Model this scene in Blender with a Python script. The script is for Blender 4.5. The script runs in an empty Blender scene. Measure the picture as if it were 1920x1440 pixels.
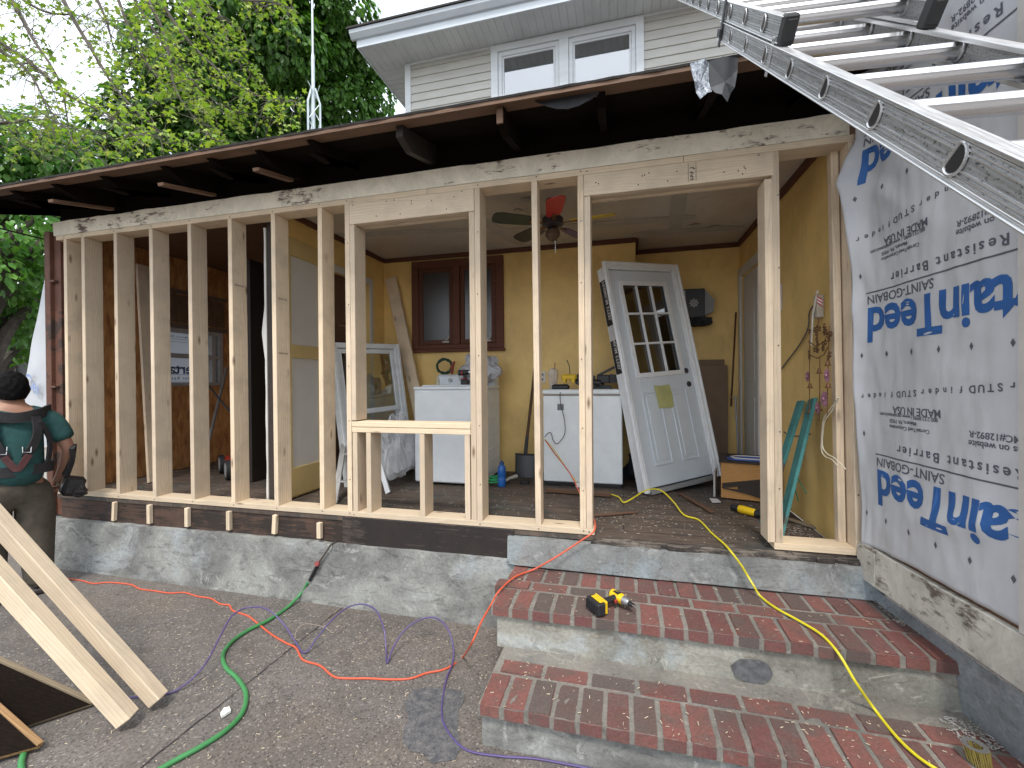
import bpy, bmesh, math, random
from mathutils import Vector, Matrix, noise as mnoise
random.seed(7)
R = math.radians
V = Vector
scene = bpy.context.scene
col = scene.collection

# ------------------------------------------------------------------ camera
FPX, YAW, PIT, ROL = 816.0, 0.24902, -0.00538, -0.00855
CAM = V((0, -2.775, 0.972))
fwd = V((-math.sin(YAW)*math.cos(PIT), math.cos(YAW)*math.cos(PIT), math.sin(PIT)))
rgt0 = V((math.cos(YAW), math.sin(YAW), 0)); up0 = rgt0.cross(fwd)
rgt = rgt0*math.cos(ROL)+up0*math.sin(ROL); upv = -rgt0*math.sin(ROL)+up0*math.cos(ROL)
cd = bpy.data.cameras.new('camera'); cam = bpy.data.objects.new('camera', cd); col.objects.link(cam)
cam.matrix_world = Matrix(((rgt.x, upv.x, -fwd.x, CAM.x), (rgt.y, upv.y, -fwd.y, CAM.y), (rgt.z, upv.z, -fwd.z, CAM.z), (0, 0, 0, 1)))
cd.sensor_width = 36; cd.lens = FPX/1920*36; cd.clip_start = .05; cd.clip_end = 800
scene.camera = cam

# ------------------------------------------------------------------ light
SUN_EL, SUN_AZ = R(60), R(172)          # azimuth measured clockwise from +Y
w = bpy.data.worlds.new('World'); scene.world = w; w.use_nodes = True
nt = w.node_tree; nt.nodes.clear()
sky = nt.nodes.new('ShaderNodeTexSky'); sky.sky_type = 'NISHITA'; sky.sun_disc = False
sky.sun_elevation = SUN_EL; sky.sun_rotation = SUN_AZ; sky.air_density = 1.0; sky.dust_density = 2.5
tc = nt.nodes.new('ShaderNodeTexCoord'); mp = nt.nodes.new('ShaderNodeMapping'); mp.inputs['Scale'].default_value = (1.2, 1.2, 2.6)
nz = nt.nodes.new('ShaderNodeTexNoise'); nz.inputs['Scale'].default_value = 2.2; nz.inputs['Detail'].default_value = 5
rmp = nt.nodes.new('ShaderNodeValToRGB'); rmp.color_ramp.elements[0].position = .3; rmp.color_ramp.elements[0].color = (.55, .55, .55, 1); rmp.color_ramp.elements[1].position = .62
mx = nt.nodes.new('ShaderNodeMix'); mx.data_type = 'RGBA'; mx.inputs['B'].default_value = (8.0, 8.6, 9.3, 1)
bg = nt.nodes.new('ShaderNodeBackground'); bg.inputs['Strength'].default_value = .105
ow = nt.nodes.new('ShaderNodeOutputWorld')
L = nt.links.new
L(tc.outputs['Generated'], mp.inputs['Vector']); L(mp.outputs[0], nz.inputs['Vector']); L(nz.outputs['Fac'], rmp.inputs['Fac'])
L(rmp.outputs['Color'], mx.inputs['Factor']); L(sky.outputs['Color'], mx.inputs['A']); L(mx.outputs['Result'], bg.inputs['Color']); L(bg.outputs[0], ow.inputs[0])
sd = bpy.data.lights.new('sun', 'SUN'); sd.energy = 1.5; sd.angle = R(14); sd.color = (1, .96, .9)
sun = bpy.data.objects.new('sun', sd); col.objects.link(sun)
sdir = V((math.sin(SUN_AZ)*math.cos(SUN_EL), math.cos(SUN_AZ)*math.cos(SUN_EL), math.sin(SUN_EL)))
sun.rotation_euler = sdir.to_track_quat('Z', 'Y').to_euler(); sun.location = (0, -6, 12)
scene.view_settings.view_transform = 'Standard'; scene.view_settings.look = 'None'
scene.view_settings.exposure = 1.1; scene.view_settings.gamma = 1
scene.cycles.max_bounces = 10; scene.cycles.diffuse_bounces = 6

# ------------------------------------------------------------------ measuring helpers
def ray(px, py): return fwd + rgt*((px-960)/FPX) - upv*((py-720)/FPX)
def at(px, py, X=None, Y=None, Z=None, d=None):
    r = ray(px, py)
    if X is not None: t = (X-CAM.x)/r.x
    elif Y is not None: t = (Y-CAM.y)/r.y
    elif Z is not None: t = (Z-CAM.z)/r.z
    else: t = d
    return CAM + r*t
def onplane(px, py, P0, n):
    r = ray(px, py); return CAM + r*((P0-CAM).dot(n)/r.dot(n))

# ------------------------------------------------------------------ materials
class G:
    def __init__(s, name):
        s.m = bpy.data.materials.new(name); s.m.use_nodes = True; s.t = s.m.node_tree
        s.p = s.t.nodes['Principled BSDF']; s.out = s.t.nodes['Material Output']
    def n(s, ty, **k):
        nd = s.t.nodes.new('ShaderNode'+ty)
        for a, b in k.items():
            if a in ('inp',):
                for i, v in b.items():
                    if hasattr(v, 'is_linked') or isinstance(v, bpy.types.NodeSocket): s.t.links.new(v, nd.inputs[i])
                    else: nd.inputs[i].default_value = v
            else: setattr(nd, a, b)
        return nd
    def link(s, a, b): s.t.links.new(a, b)
    def obj(s, scale=(1, 1, 1), rnd=True, rot=(0, 0, 0)):
        c = s.n('TexCoord').outputs['Object']
        if rnd:
            oi = s.n('ObjectInfo').outputs['Random']
            mu = s.n('Math', operation='MULTIPLY', inp={0: oi, 1: 53.0}).outputs[0]
            c = s.n('VectorMath', operation='ADD', inp={0: c, 1: mu}).outputs[0]
        return s.n('Mapping', inp={'Vector': c, 'Scale': scale, 'Rotation': rot}).outputs[0]
    def noise(s, vec, sc, det=4, rough=.5, dist=0): return s.n('TexNoise', inp={'Vector': vec, 'Scale': sc, 'Detail': det, 'Roughness': rough, 'Distortion': dist}).outputs['Fac']
    def ramp(s, fac, *stops, const=False):
        r = s.n('ValToRGB'); e = r.color_ramp.elements
        if const: r.color_ramp.interpolation = 'CONSTANT'
        while len(e) < len(stops): e.new(.5)
        for i, (p, c) in enumerate(stops):
            e[i].position = p; c = (c, c, c) if isinstance(c, (int, float)) else c; e[i].color = (*c, 1)
        s.link(fac, r.inputs[0]); return r.outputs[0]
    def mix(s, f, a, b, mode='MIX'):
        nd = s.n('Mix', data_type='RGBA', blend_type=mode)
        for k, v in (('Factor', f), ('A', a), ('B', b)):
            i = nd.inputs[k] if k != 'Factor' else nd.inputs[0]
            if k != 'Factor': i = nd.inputs[6 if k == 'A' else 7]
            if isinstance(v, bpy.types.NodeSocket): s.link(v, i)
            elif k == 'Factor': i.default_value = v
            else: i.default_value = (*v, 1)
        return nd.outputs[2]
    def rand(s): return s.n('ObjectInfo').outputs['Random']
    def island(s): return s.n('NewGeometry').outputs['Random Per Island']
    def base(s, c):
        if isinstance(c, bpy.types.NodeSocket): s.link(c, s.p.inputs['Base Color'])
        else: s.p.inputs['Base Color'].default_value = (*c, 1)
    def set(s, rough=None, metal=None, **k):
        if rough is not None:
            if isinstance(rough, bpy.types.NodeSocket): s.link(rough, s.p.inputs['Roughness'])
            else: s.p.inputs['Roughness'].default_value = rough
        if metal is not None: s.p.inputs['Metallic'].default_value = metal
        for a, b in k.items(): s.p.inputs[a.replace('_', ' ')].default_value = b
    def bump(s, h, st=.3, dist=.01):
        b = s.n('Bump', inp={'Height': h, 'Strength': st, 'Distance': dist}); s.link(b.outputs[0], s.p.inputs['Normal'])

def plain(name, c, rough=.6, metal=0, var=.12, sc=9, **k):
    g = G(name); v = g.noise(g.obj(), sc, 5, .6)
    g.base(g.mix(1.0, tuple(c), g.ramp(v, (.3, 1-var), (.7, 1+var*.4)), 'MULTIPLY')); g.set(rough, metal, **k); g.bump(v, .08, .003); return g.m
def wood(name, a, b, knot=(.14, .07, .035), dirt=.0, knots=True, ringy=1.0, nail=False):
    g = G(name); c = g.obj((1, 1, 1))
    warp = g.n('Mapping', inp={'Vector': c, 'Scale': (.5, 3, 3)}).outputs[0]
    wn = g.n('TexNoise', inp={'Vector': warp, 'Scale': 1.6, 'Detail': 2}).outputs['Color']
    v2 = g.n('VectorMath', operation='MULTIPLY_ADD', inp={0: wn, 1: (.0, .12*ringy, .12*ringy), 2: c}).outputs[0]
    fine = g.noise(g.n('Mapping', inp={'Vector': v2, 'Scale': (1.5, 60, 60)}).outputs[0], 2.0, 5, .65)
    wave = g.n('TexWave', wave_type='RINGS', rings_direction='X', inp={'Vector': g.n('Mapping', inp={'Vector': v2, 'Scale': (.12, 1, 1)}).outputs[0], 'Scale': 26.0, 'Distortion': 3.5, 'Detail': 2.0, 'Detail Scale': .6}).outputs['Fac']
    base = g.mix(g.ramp(fine, (.3, 0.), (.7, 1.)), a, b)
    base = g.mix(g.ramp(wave, (.5, 0.), (.95, .34)), base, tuple(x*.74 for x in b))
    tint = g.ramp(g.rand(), (0, (.80, .77, .73)), (.5, (1, .98, .96)), (1, (1.08, 1.03, .95)))
    base = g.mix(1.0, base, tint, 'MULTIPLY')
    if knots:
        vo = g.n('TexVoronoi', inp={'Vector': g.n('Mapping', inp={'Vector': c, 'Scale': (1.1, 3.6, 3.6)}).outputs[0], 'Scale': 2.6})
        base = g.mix(g.ramp(vo.outputs['Distance'], (.03, .9), (.075, .55), (.15, 0.)), base, knot)
        vo2 = g.n('TexVoronoi', inp={'Vector': g.n('Mapping', inp={'Vector': c, 'Scale': (2.2, 5, 5)}).outputs[0], 'Scale': 6.5})
        base = g.mix(g.ramp(vo2.outputs['Distance'], (.02, .7), (.06, 0.)), base, knot)
    big = g.noise(c, 5, 4, .6)
    base = g.mix(g.ramp(big, (.46, 0.), (.78, .45+dirt)), base, tuple(x*.5 for x in a))
    g.base(base); g.set(.72); g.bump(g.mix(.5, fine, wave), .18, .002); return g.m

PINE = wood('fresh_pine', (.75, .635, .485), (.66, .535, .385))
PINE2 = wood('pine_stud_face', (.73, .61, .465), (.64, .515, .375), dirt=.15)
OLDW = wood('old_brown_board', (.16, .085, .045), (.09, .045, .025), dirt=.3, knots=False)
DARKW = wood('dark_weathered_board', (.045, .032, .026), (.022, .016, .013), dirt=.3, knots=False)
SHADEW = wood('shade_black_board', (.013, .009, .007), (.007, .005, .004), dirt=.2, knots=False)  # near black wood: deep shade put into the colour
SHADEW.node_tree.nodes['Principled BSDF'].inputs['Specular IOR Level'].default_value = .08; SHADEW.node_tree.nodes['Principled BSDF'].inputs['Roughness'].default_value = .95
DECKW = wood('roof_deck_plank', (.21, .12, .07), (.11, .06, .035), dirt=.5)
TRIMW = wood('stained_trim_wood', (.15, .05, .025), (.09, .03, .017), knots=False)
BOXW = wood('orange_plywood', (.50, .27, .09), (.40, .2, .06), knots=False)

def flaky(name, paint, under, amt=.55, sc=6, scale=(1, 4, 4), rough=.7, dirty=.6):
    g = G(name); c = g.obj(scale)
    n1 = g.noise(c, sc, 8, .7, .3); n2 = g.noise(g.obj((1, 1, 1)), 3, 5, .6)
    f = g.ramp(g.mix(.45, n1, n2), (amt-.03, 0.), (amt+.03, 1.))
    st = g.ramp(g.noise(g.obj((2, 2, 1.6)), 3, 8, .75, .6), (.35, dirty), (.62, 1.0))
    g.base(g.mix(1, g.mix(f, paint, under), st, 'MULTIPLY')); g.set(rough); g.bump(g.mix(.5, f, n1), .5, .004); return g.m
BEAM = flaky('weathered_white_beam_paint', (.90, .82, .66), (.16, .11, .08), .575, 12, (1, 3, 3), .7, .75)
CREAM = flaky('flaking_cream_trim_paint', (.60, .57, .50), (.16, .13, .10), .565, 9, (1, 1, 2.5))

RIMW = flaky('rotten_rim_wood', (.085, .048, .032), (.03, .02, .015), .5, 6, (.7, 6, 6), .8); RIMD = flaky('charred_rim_wood', (.024, .017, .014), (.075, .055, .045), .57, 7, (.8, 7, 7), .6)
def concrete(name, a, b, stain=(.12, .12, .12), tint=(.42, .47, .50), st=.6, specks=False):
    g = G(name); c = g.obj(rnd=False)
    n1 = g.noise(c, 2.4, 9, .62, .35); n2 = g.noise(c, 60, 4, .7); n3 = g.noise(c, 1.1, 7, .62, .9); n4 = g.noise(g.obj((1, 1, 3.2), rnd=False), 5, 7, .7, 1.3)
    base = g.mix(g.ramp(n1, (.38, 0.), (.62, 1.)), a, b)
    base = g.mix(g.ramp(n3, (.54, 0.), (.66, .8)), base, tint)
    base = g.mix(g.ramp(n4, (.52, 0.), (.72, st)), base, stain)
    base = g.mix(g.ramp(g.noise(c, 4.5, 9, .75, 2.2), (.56, 0.), (.64, .55)), base, tuple(min(1, x*1.45) for x in a))
    base = g.mix(1, base, g.ramp(n2, (.3, .74), (.7, 1.12)), 'MULTIPLY')
    vo = g.n('TexVoronoi', feature='DISTANCE_TO_EDGE', inp={'Vector': g.n('VectorMath', operation='MULTIPLY_ADD', inp={0: g.n('TexNoise', inp={'Vector': c, 'Scale': 6.0, 'Detail': 5.0}).outputs['Color'], 1: (.5, .5, .5), 2: c}).outputs[0], 'Scale': 1.3}).outputs['Distance']
    base = g.mix(g.mix(1, g.ramp(vo, (.0, .7), (.005, 0.)), g.ramp(n1, (.5, 0.), (.56, 1.)), 'MULTIPLY'), base, (.05, .045, .04))
    g.base(base); g.set(.85); g.bump(g.mix(.4, n2, n4), .5, .008); return g.m
CONC = concrete('stained_foundation_concrete', (.32, .322, .295), (.15, .148, .14), st=.9, stain=(.065, .062, .06), tint=(.37, .40, .41))
RISER = concrete('step_riser_concrete', (.33, .32, .275), (.165, .16, .135), stain=(.13, .09, .065), tint=(.40, .46, .50), st=.75)
THRC = concrete('grey_threshold_concrete', (.27, .275, .265), (.17, .175, .17), tint=(.27, .325, .35), stain=(.08, .07, .06), st=.8)
BLUEC = concrete('bluish_painted_concrete', (.22, .24, .255), (.145, .158, .168), tint=(.26, .30, .33), st=.6, stain=(.07, .07, .07))

def ground_mat():
    g = G('driveway_surface'); c = g.obj(rnd=False)
    n1 = g.noise(c, 1.1, 8, .62, .4); sp = g.n('TexVoronoi', inp={'Vector': c, 'Scale': 130.0}).outputs['Color']; n2 = g.noise(c, 85, 5, .8); n3 = g.noise(c, .7, 5, .6, .5)
    n5 = g.noise(c, 6, 8, .7, .6)
    base = g.mix(g.ramp(n1, (.36, 0.), (.64, 1.)), (.108, .093, .083), (.158, .140, .128))
    base = g.mix(g.ramp(n3, (.47, 0.), (.6, .75)), base, (.165, .135, .11))
    base = g.mix(g.ramp(n5, (.5, 0.), (.72, .55)), base, (.058, .05, .046))
    base = g.mix(1, base, g.ramp(n2, (.36, .62), (.5, .97), (.66, 1.35)), 'MULTIPLY')
    spv = g.n('SeparateColor', inp={0: sp}).outputs[0]
    base = g.mix(g.ramp(spv, (.94, 0.), (.96, .6)), base, (.33, .30, .27))
    base = g.mix(g.ramp(spv, (.06, .7), (.09, 0.)), base, (.04, .035, .035))
    g.base(base); g.set(g.ramp(n1, (.3, .62), (.7, .86))); g.bump(g.mix(.5, n2, spv), .55, .006); return g.m
GROUND = ground_mat()

def brick_mat():
    g = G('worn_red_brick'); c = g.obj(rnd=False)
    isl = g.island()
    b0 = g.ramp(isl, (0, (.135, .060, .052)), (.2, (.18, .068, .057)), (.4, (.108, .070, .062)), (.48, (.19, .075, .062)), (.72, (.145, .058, .052)), (.86, (.10, .076, .068)), (.94, (.165, .062, .054)), const=True)
    n1 = g.noise(c, 7, 7, .65); n2 = g.noise(c, 90, 4, .7); n3 = g.noise(c, 28, 6, .75, .6)
    base = g.mix(g.ramp(n1, (.48, 0.), (.66, .75)), b0, (.10, .075, .065))
    base = g.mix(g.ramp(n3, (.60, 0.), (.72, .3)), base, (.30, .24, .21))
    base = g.mix(1, base, g.ramp(n2, (.3, .7), (.7, 1.25)), 'MULTIPLY')
    base = g.mix(g.ramp(g.noise(c, 2.6, 8, .7, .8), (.47, 0.), (.6, .5)), base, (.085, .066, .058)); g.base(base); g.set(g.ramp(n1, (.4, .6), (.7, .85))); g.bump(g.mix(.5, n2, n3), .45, .004); return g.m
BRICK = brick_mat()
MORTAR = concrete('brick_mortar', (.235, .215, .185), (.15, .138, .12), tint=(.19, .178, .158), st=.6)

def osb():
    g = G('osb_sheathing'); c = g.obj(rnd=False)
    def flakes(rot, sc, seed):
        v = g.n('Mapping', inp={'Vector': c, 'Rotation': rot, 'Scale': sc, 'Location': (seed, seed, seed)}).outputs[0]
        return g.n('SeparateColor', inp={0: g.n('TexVoronoi', inp={'Vector': v, 'Scale': 1.0}).outputs['Color']}).outputs[0]
    a = flakes((.4, .5, .2), (35, 35, 9), 0); b = flakes((-.5, -.6, .5), (40, 40, 10), 3.3)
    base = g.mix(.5, g.ramp(a, (0, (.26, .10, .035)), (.5, (.62, .32, .12)), (1, (.42, .19, .06))), g.ramp(b, (0, (.24, .10, .035)), (1, (.62, .32, .12))))
    g.base(base); g.set(.6); g.bump(a, .3, .003); return g.m
OSB = osb()

def wallpaint(name, a, dirt=(.22, .14, .05), amt=.5):
    g = G(name); c = g.obj(rnd=False); n1 = g.noise(c, 1.6, 7, .6, .3); n2 = g.noise(g.obj((3, 3, .8), rnd=False), 3.5, 7, .7)
    base = g.mix(g.ramp(n1, (.4, 0.), (.8, amt)), a, dirt); base = g.mix(g.ramp(n2, (.56, 0.), (.74, amt*.8)), base, tuple(x*.62 for x in a))
    n3 = g.noise(c, 14, 6, .8); base = g.mix(g.ramp(n3, (.68, 0.), (.72, .4)), base, (.6, .52, .38))
    g.base(base); g.set(.55); g.bump(n2, .12, .004); return g.m
YELLOW = wallpaint('mustard_wall_paint', (.86, .60, .22), (.34, .22, .08), amt=.65)
YTRIM = wallpaint('mustard_trim_paint', (.58, .43, .18), (.3, .2, .1), .3)
WPANEL = wallpaint('offwhite_panel', (.62, .60, .56), (.4, .36, .3), .35)
CEIL = wallpaint('patched_drywall_ceiling', (.47, .41, .33), (.60, .56, .50), .85)

def siding_mat(name, c):
    g = G(name); n = g.noise(g.obj((1, 1, 4), rnd=False), 3, 6, .6); g.base(g.mix(1, c, g.ramp(n, (.3, .88), (.7, 1.04)), 'MULTIPLY')); g.set(.5); return g.m
SIDING = siding_mat('vinyl_siding', (.56, .545, .50)); VINYL = siding_mat('white_vinyl', (.72, .745, .76)); SOFFIT = siding_mat('soffit_vinyl', (.66, .68, .69)); FASCIA = siding_mat('fascia_white', (.68, .73, .77))
WHITE = plain('white_enamel', (.80, .84, .87), .35, var=.06); SCUFF = flaky('scuffed_white_enamel', (.84, .87, .88), (.28, .26, .23), .70, 16, (1, 1, 1), .4, .9)
DOORP = plain('primed_white_steel', (.70, .76, .82), .42, var=.05); BRICKM = plain('primed_white_moulding', (.84, .86, .88), .45, var=.08)
BLACK = plain('black_plastic', (.018, .018, .02), .45); RUBBER = plain('black_rubber', (.025, .025, .025), .7)
GREY = plain('grey_plastic', (.2, .2, .21), .5); SILV = plain('bright_metal', (.7, .7, .7), .3, .9)
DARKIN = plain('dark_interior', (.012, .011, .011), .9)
RUST = flaky('rusty_brown_paint', (.15, .06, .035), (.05, .03, .022), .55, 8, (1, 1, 1))
def alum(name, base=.72, rough=.32, speck=True):
    g = G(name); c = g.obj((1, 1, 1), rnd=False); n = g.noise(g.n('Mapping', inp={'Vector': c, 'Scale': (90, 90, 90) if not speck and name.startswith('rung') and False else (3, 90, 90)}).outputs[0], 3, 4, .6); s = g.noise(g.n('Mapping', inp={'Vector': c, 'Scale': (70, 110, 110)}).outputs[0], 1.6, 5, .75)
    b = g.ramp(n, (.3, base*.8), (.7, base*1.05))
    if speck: b = g.mix(g.ramp(s, (.56, 0.), (.60, .85)), b, (.10, .10, .105))
    g.base(b); g.set(g.ramp(n, (.3, rough*.8), (.7, rough*1.35)), .82); g.bump(n, .1, .002); return g.m
ALUM = alum('ladder_aluminium', .66, .38, False); ALUMWEB = alum('ladder_aluminium_web', .42, .5); ALRUNG = plain('rung_aluminium', (.78, .78, .79), .27, .95, var=.08, sc=3)
def cloth(name, c, rough=.9):
    g = G(name); v = g.noise(g.obj(), 14, 6, .65, .4); u = g.noise(g.obj(), 160, 2); g.base(g.mix(1, c, g.ramp(v, (.3, .6), (.7, 1.15)), 'MULTIPLY')); g.set(rough); g.bump(g.mix(.3, v, u), .5, .01); return g.m
def wrapmat():
    g = G('woven_housewrap'); c = g.obj(rnd=False); n = g.noise(c, 2.3, 5, .55, .6); u = g.noise(c, 260, 2); cr = g.noise(g.obj((1, 2.4, 1.2), rnd=False), 2.2, 5, .5, .8)
    g.base(g.mix(1, (.50, .51, .53), g.ramp(n, (.3, .86), (.7, 1.06)), 'MULTIPLY')); g.set(.5); g.bump(g.mix(.04, cr, u), .3, .02); return g.m
WRAP = wrapmat()
INKB = plain('blue_ink', (.02, .10, .31), .5, var=.15); INKG = plain('grey_ink', (.09, .095, .12), .55)
INKP = plain('faded_blue_ink', (.22, .30, .52), .5)
def glass(name, tint=(.9, .95, .95), rough=.02, fac=.8):
    g = G(name); tr = g.n('BsdfTransparent', inp={0: (*tint, 1)}); gl = g.n('BsdfGlossy', inp={'Roughness': rough}); mxs = g.n('MixShader', inp={0: 1-fac, 1: tr.outputs[0], 2: gl.outputs[0]}); g.link(mxs.outputs[0], g.out.inputs[0]); return g.m
GLASS = glass('window_glass', fac=.72); DGLASS = glass('smoky_glass', (.35, .36, .38), .05, .8)
def plastic_film(name, c=(.8, .82, .85)):
    g = G(name); n = g.noise(g.obj(), 11, 5, .6, 1.2); g.base(c); g.set(.18); g.p.inputs['Alpha'].default_value = .5; g.bump(n, 1.0, .03); return g.m
FILM = plastic_film('crinkled_clear_film')
def leafmat(name, a, b, c3, tr=.35):
    g = G(name); isl = g.island(); cc = g.ramp(isl, (0, a), (.5, b), (1, c3))
    n = g.noise(g.obj(rnd=False), .8, 3); cc = g.mix(1, cc, g.ramp(n, (.35, .72), (.65, 1.2)), 'MULTIPLY'); g.base(cc); g.set(.5)
    t = g.n('BsdfTranslucent'); g.link(g.mix(1, cc, (1.3, 1.5, .5), 'MULTIPLY'), t.inputs[0])
    m = g.n('MixShader', inp={0: tr, 1: g.p.outputs[0], 2: t.outputs[0]}); g.link(m.outputs[0], g.out.inputs[0]); return g.m
LEAFD = leafmat('dark_maple_leaf', (.055, .14, .022), (.085, .20, .032), (.13, .27, .045), .35)
LEAFL = leafmat('spring_maple_leaf', (.17, .29, .045), (.27, .39, .06), (.40, .45, .085), .38)
LEAFM = leafmat('mid_green_leaf', (.07, .19, .035), (.11, .27, .05), (.17, .33, .06), .35)
BARK = plain('tree_bark', (.11, .09, .075), .9, var=.4, sc=20); TWIG = plain('twig_bark', (.17, .145, .12), .85, var=.3)
SHINGLE = plain('dark_shingle', (.05, .045, .042), .95, var=.4, sc=40)
FELT = plain('torn_black_felt', (.10, .105, .11), .8, var=.3)
def foil():
    g = G('grey_foil_facing'); n = g.noise(g.obj(rnd=False), 70, 5, .8); g.base(g.ramp(n, (.42, (.12, .14, .17)), (.58, (.62, .66, .72)))); g.set(.4, .2); return g.m
FOIL = foil()

# ------------------------------------------------------------------ mesh helpers
I4 = Matrix.Identity(4)
WM = {}
def tag(o, label=None, cat=None, group=None, kind=None):
    if label: o['label'] = label
    if cat: o['category'] = cat
    if group: o['group'] = group
    if kind: o['kind'] = kind
    return o
def thing(name, label, cat, loc=(0, 0, 0), group=None, kind=None):
    o = bpy.data.objects.new(name, None); col.objects.link(o); o.location = loc; o.empty_display_size = .1
    WM[o.name] = Matrix.Translation(V(loc)); return tag(o, label, cat, group, kind)
def place(o, parent, M):
    WM[o.name] = M.copy()
    if parent: o.parent = parent; o.matrix_parent_inverse = WM[parent.name].inverted()
    o.matrix_basis = M
class MB:
    def __init__(s): s.v = []; s.f = []; s.mi = []; s.k = 0
    def add(s, vs, fs):
        b = len(s.v); s.v += [tuple(x) for x in vs]; s.f += [tuple(b+i for i in f) for f in fs]; s.mi += [s.k]*len(fs); return s
    def mat(s, k): s.k = k; return s
    def box(s, lo, hi, M=None, ch=0.0):
        x0, y0, z0 = lo; x1, y1, z1 = hi
        if ch:
            vs = []; c = ch
            X = (x0, x1); Y = (y0, y1); Z = (z0, z1)
            bm = bmesh.new(); r = bmesh.ops.create_cube(bm, size=1)
            for v in bm.verts: v.co = V((x0+(v.co.x+.5)*(x1-x0), y0+(v.co.y+.5)*(y1-y0), z0+(v.co.z+.5)*(z1-z0)))
            bmesh.ops.bevel(bm, geom=bm.edges[:], offset=c, segments=1, affect='EDGES'); bm.verts.index_update()
            vs = [v.co.copy() for v in bm.verts]; fs = [[v.index for v in f.verts] for f in bm.faces]; bm.free()
        else:
            vs = [V(p) for p in [(x0, y0, z0), (x1, y0, z0), (x1, y1, z0), (x0, y1, z0), (x0, y0, z1), (x1, y0, z1), (x1, y1, z1), (x0, y1, z1)]]
            fs = [(0, 3, 2, 1), (4, 5, 6, 7), (0, 1, 5, 4), (1, 2, 6, 5), (2, 3, 7, 6), (3, 0, 4, 7)]
        if M is not None: vs = [M @ v for v in vs]
        return s.add(vs, fs)
    def tube(s, pts, r, n=8, cap=True, flat=None):
        pts = [V(p) for p in pts]; m = len(pts); rr = r if isinstance(r, (list, tuple)) else [r]*m
        vs = []; prev = None
        for i, p in enumerate(pts):
            t = (pts[min(i+1, m-1)]-pts[max(i-1, 0)])
            t = t.normalized() if t.length > 1e-9 else V((0, 0, 1))
            if prev is None: a = t.orthogonal().normalized()
            else:
                a = prev - t*prev.dot(t); a = a.normalized() if a.length > 1e-6 else t.orthogonal().normalized()
            prev = a; b = t.cross(a)
            for k in range(n):
                an = 2*math.pi*k/n; vs.append(p + (a*math.cos(an) + b*math.sin(an))*rr[i])
        fs = [(i*n+k, i*n+(k+1) % n, (i+1)*n+(k+1) % n, (i+1)*n+k) for i in range(m-1) for k in range(n)]
        if cap: fs += [tuple(range(n-1, -1, -1)), tuple((m-1)*n+k for k in range(n))]
        return s.add(vs, fs)
    def prism(s, poly, depth, M=I4):      # poly in local xy, extruded along local z
        n = len(poly); vs = [M @ V((x, y, 0)) for x, y in poly]+[M @ V((x, y, depth)) for x, y in poly]
        fs = [tuple(range(n-1, -1, -1)), tuple(range(n, 2*n))]+[(i, (i+1) % n, n+(i+1) % n, n+i) for i in range(n)]
        return s.add(vs, fs)
    def lathe(s, prof, n=20, M=I4):
        vs = []; m = len(prof)
        for r, z in prof:
            for k in range(n): a = 2*math.pi*k/n; vs.append(M @ V((r*math.cos(a), r*math.sin(a), z)))
        fs = [(i*n+k, i*n+(k+1) % n, (i+1)*n+(k+1) % n, (i+1)*n+k) for i in range(m-1) for k in range(n)]
        fs += [tuple(range(n-1, -1, -1)), tuple((m-1)*n+k for k in range(n))]
        return s.add(vs, fs)
    def ball(s, c, r, n=12, M=None, jit=0):
        c = V(c); rx = r if isinstance(r, (tuple, list)) else (r, r, r); vs = []; m = n//2+1
        for i in range(m+1):
            ph = math.pi*i/m
            for k in range(n):
                a = 2*math.pi*k/n; d = V((math.sin(ph)*math.cos(a), math.sin(ph)*math.sin(a), math.cos(ph)))
                q = 1+jit*mnoise.noise(d*2.3+c*7) if jit else 1
                p = V((d.x*rx[0]*q, d.y*rx[1]*q, d.z*rx[2]*q)); p = (M @ p) if M else p; vs.append(c+p)
        fs = [(i*n+k, (i+1)*n+k, (i+1)*n+(k+1) % n, i*n+(k+1) % n) for i in range(m) for k in range(n)]
        return s.add(vs, fs)
    def grid(s, fn, nu, nv):
        vs = [fn(i/nu, j/nv) for j in range(nv+1) for i in range(nu+1)]
        fs = [(j*(nu+1)+i, j*(nu+1)+i+1, (j+1)*(nu+1)+i+1, (j+1)*(nu+1)+i) for j in range(nv) for i in range(nu)]
        return s.add(vs, fs)
    def build(s, name, mats, parent=None, M=I4, smooth=False, label=None, cat=None, group=None, kind=None):
        me = bpy.data.meshes.new(name); me.from_pydata(s.v, [], s.f); me.validate()
        mats = mats if isinstance(mats, (list, tuple)) else [mats]
        for m in mats: me.materials.append(m)
        if len(mats) > 1 and len(me.polygons) == len(s.mi):
            me.polygons.foreach_set('material_index', s.mi)
        bm = bmesh.new(); bm.from_mesh(me); bmesh.ops.remove_doubles(bm, verts=bm.verts, dist=1e-6); bmesh.ops.recalc_face_normals(bm, faces=bm.faces); bm.to_mesh(me); bm.free()
        if smooth:
            me.polygons.foreach_set('use_smooth', [True]*len(me.polygons))
            try: me.set_sharp_from_angle(angle=R(40))
            except Exception: pass
        o = bpy.data.objects.new(name, me); col.objects.link(o); place(o, parent, M); return tag(o, label, cat, group, kind)
def frameM(o, x, y, z): return Matrix(((x[0], y[0], z[0], o[0]), (x[1], y[1], z[1], o[1]), (x[2], y[2], z[2], o[2]), (0, 0, 0, 1)))
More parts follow.
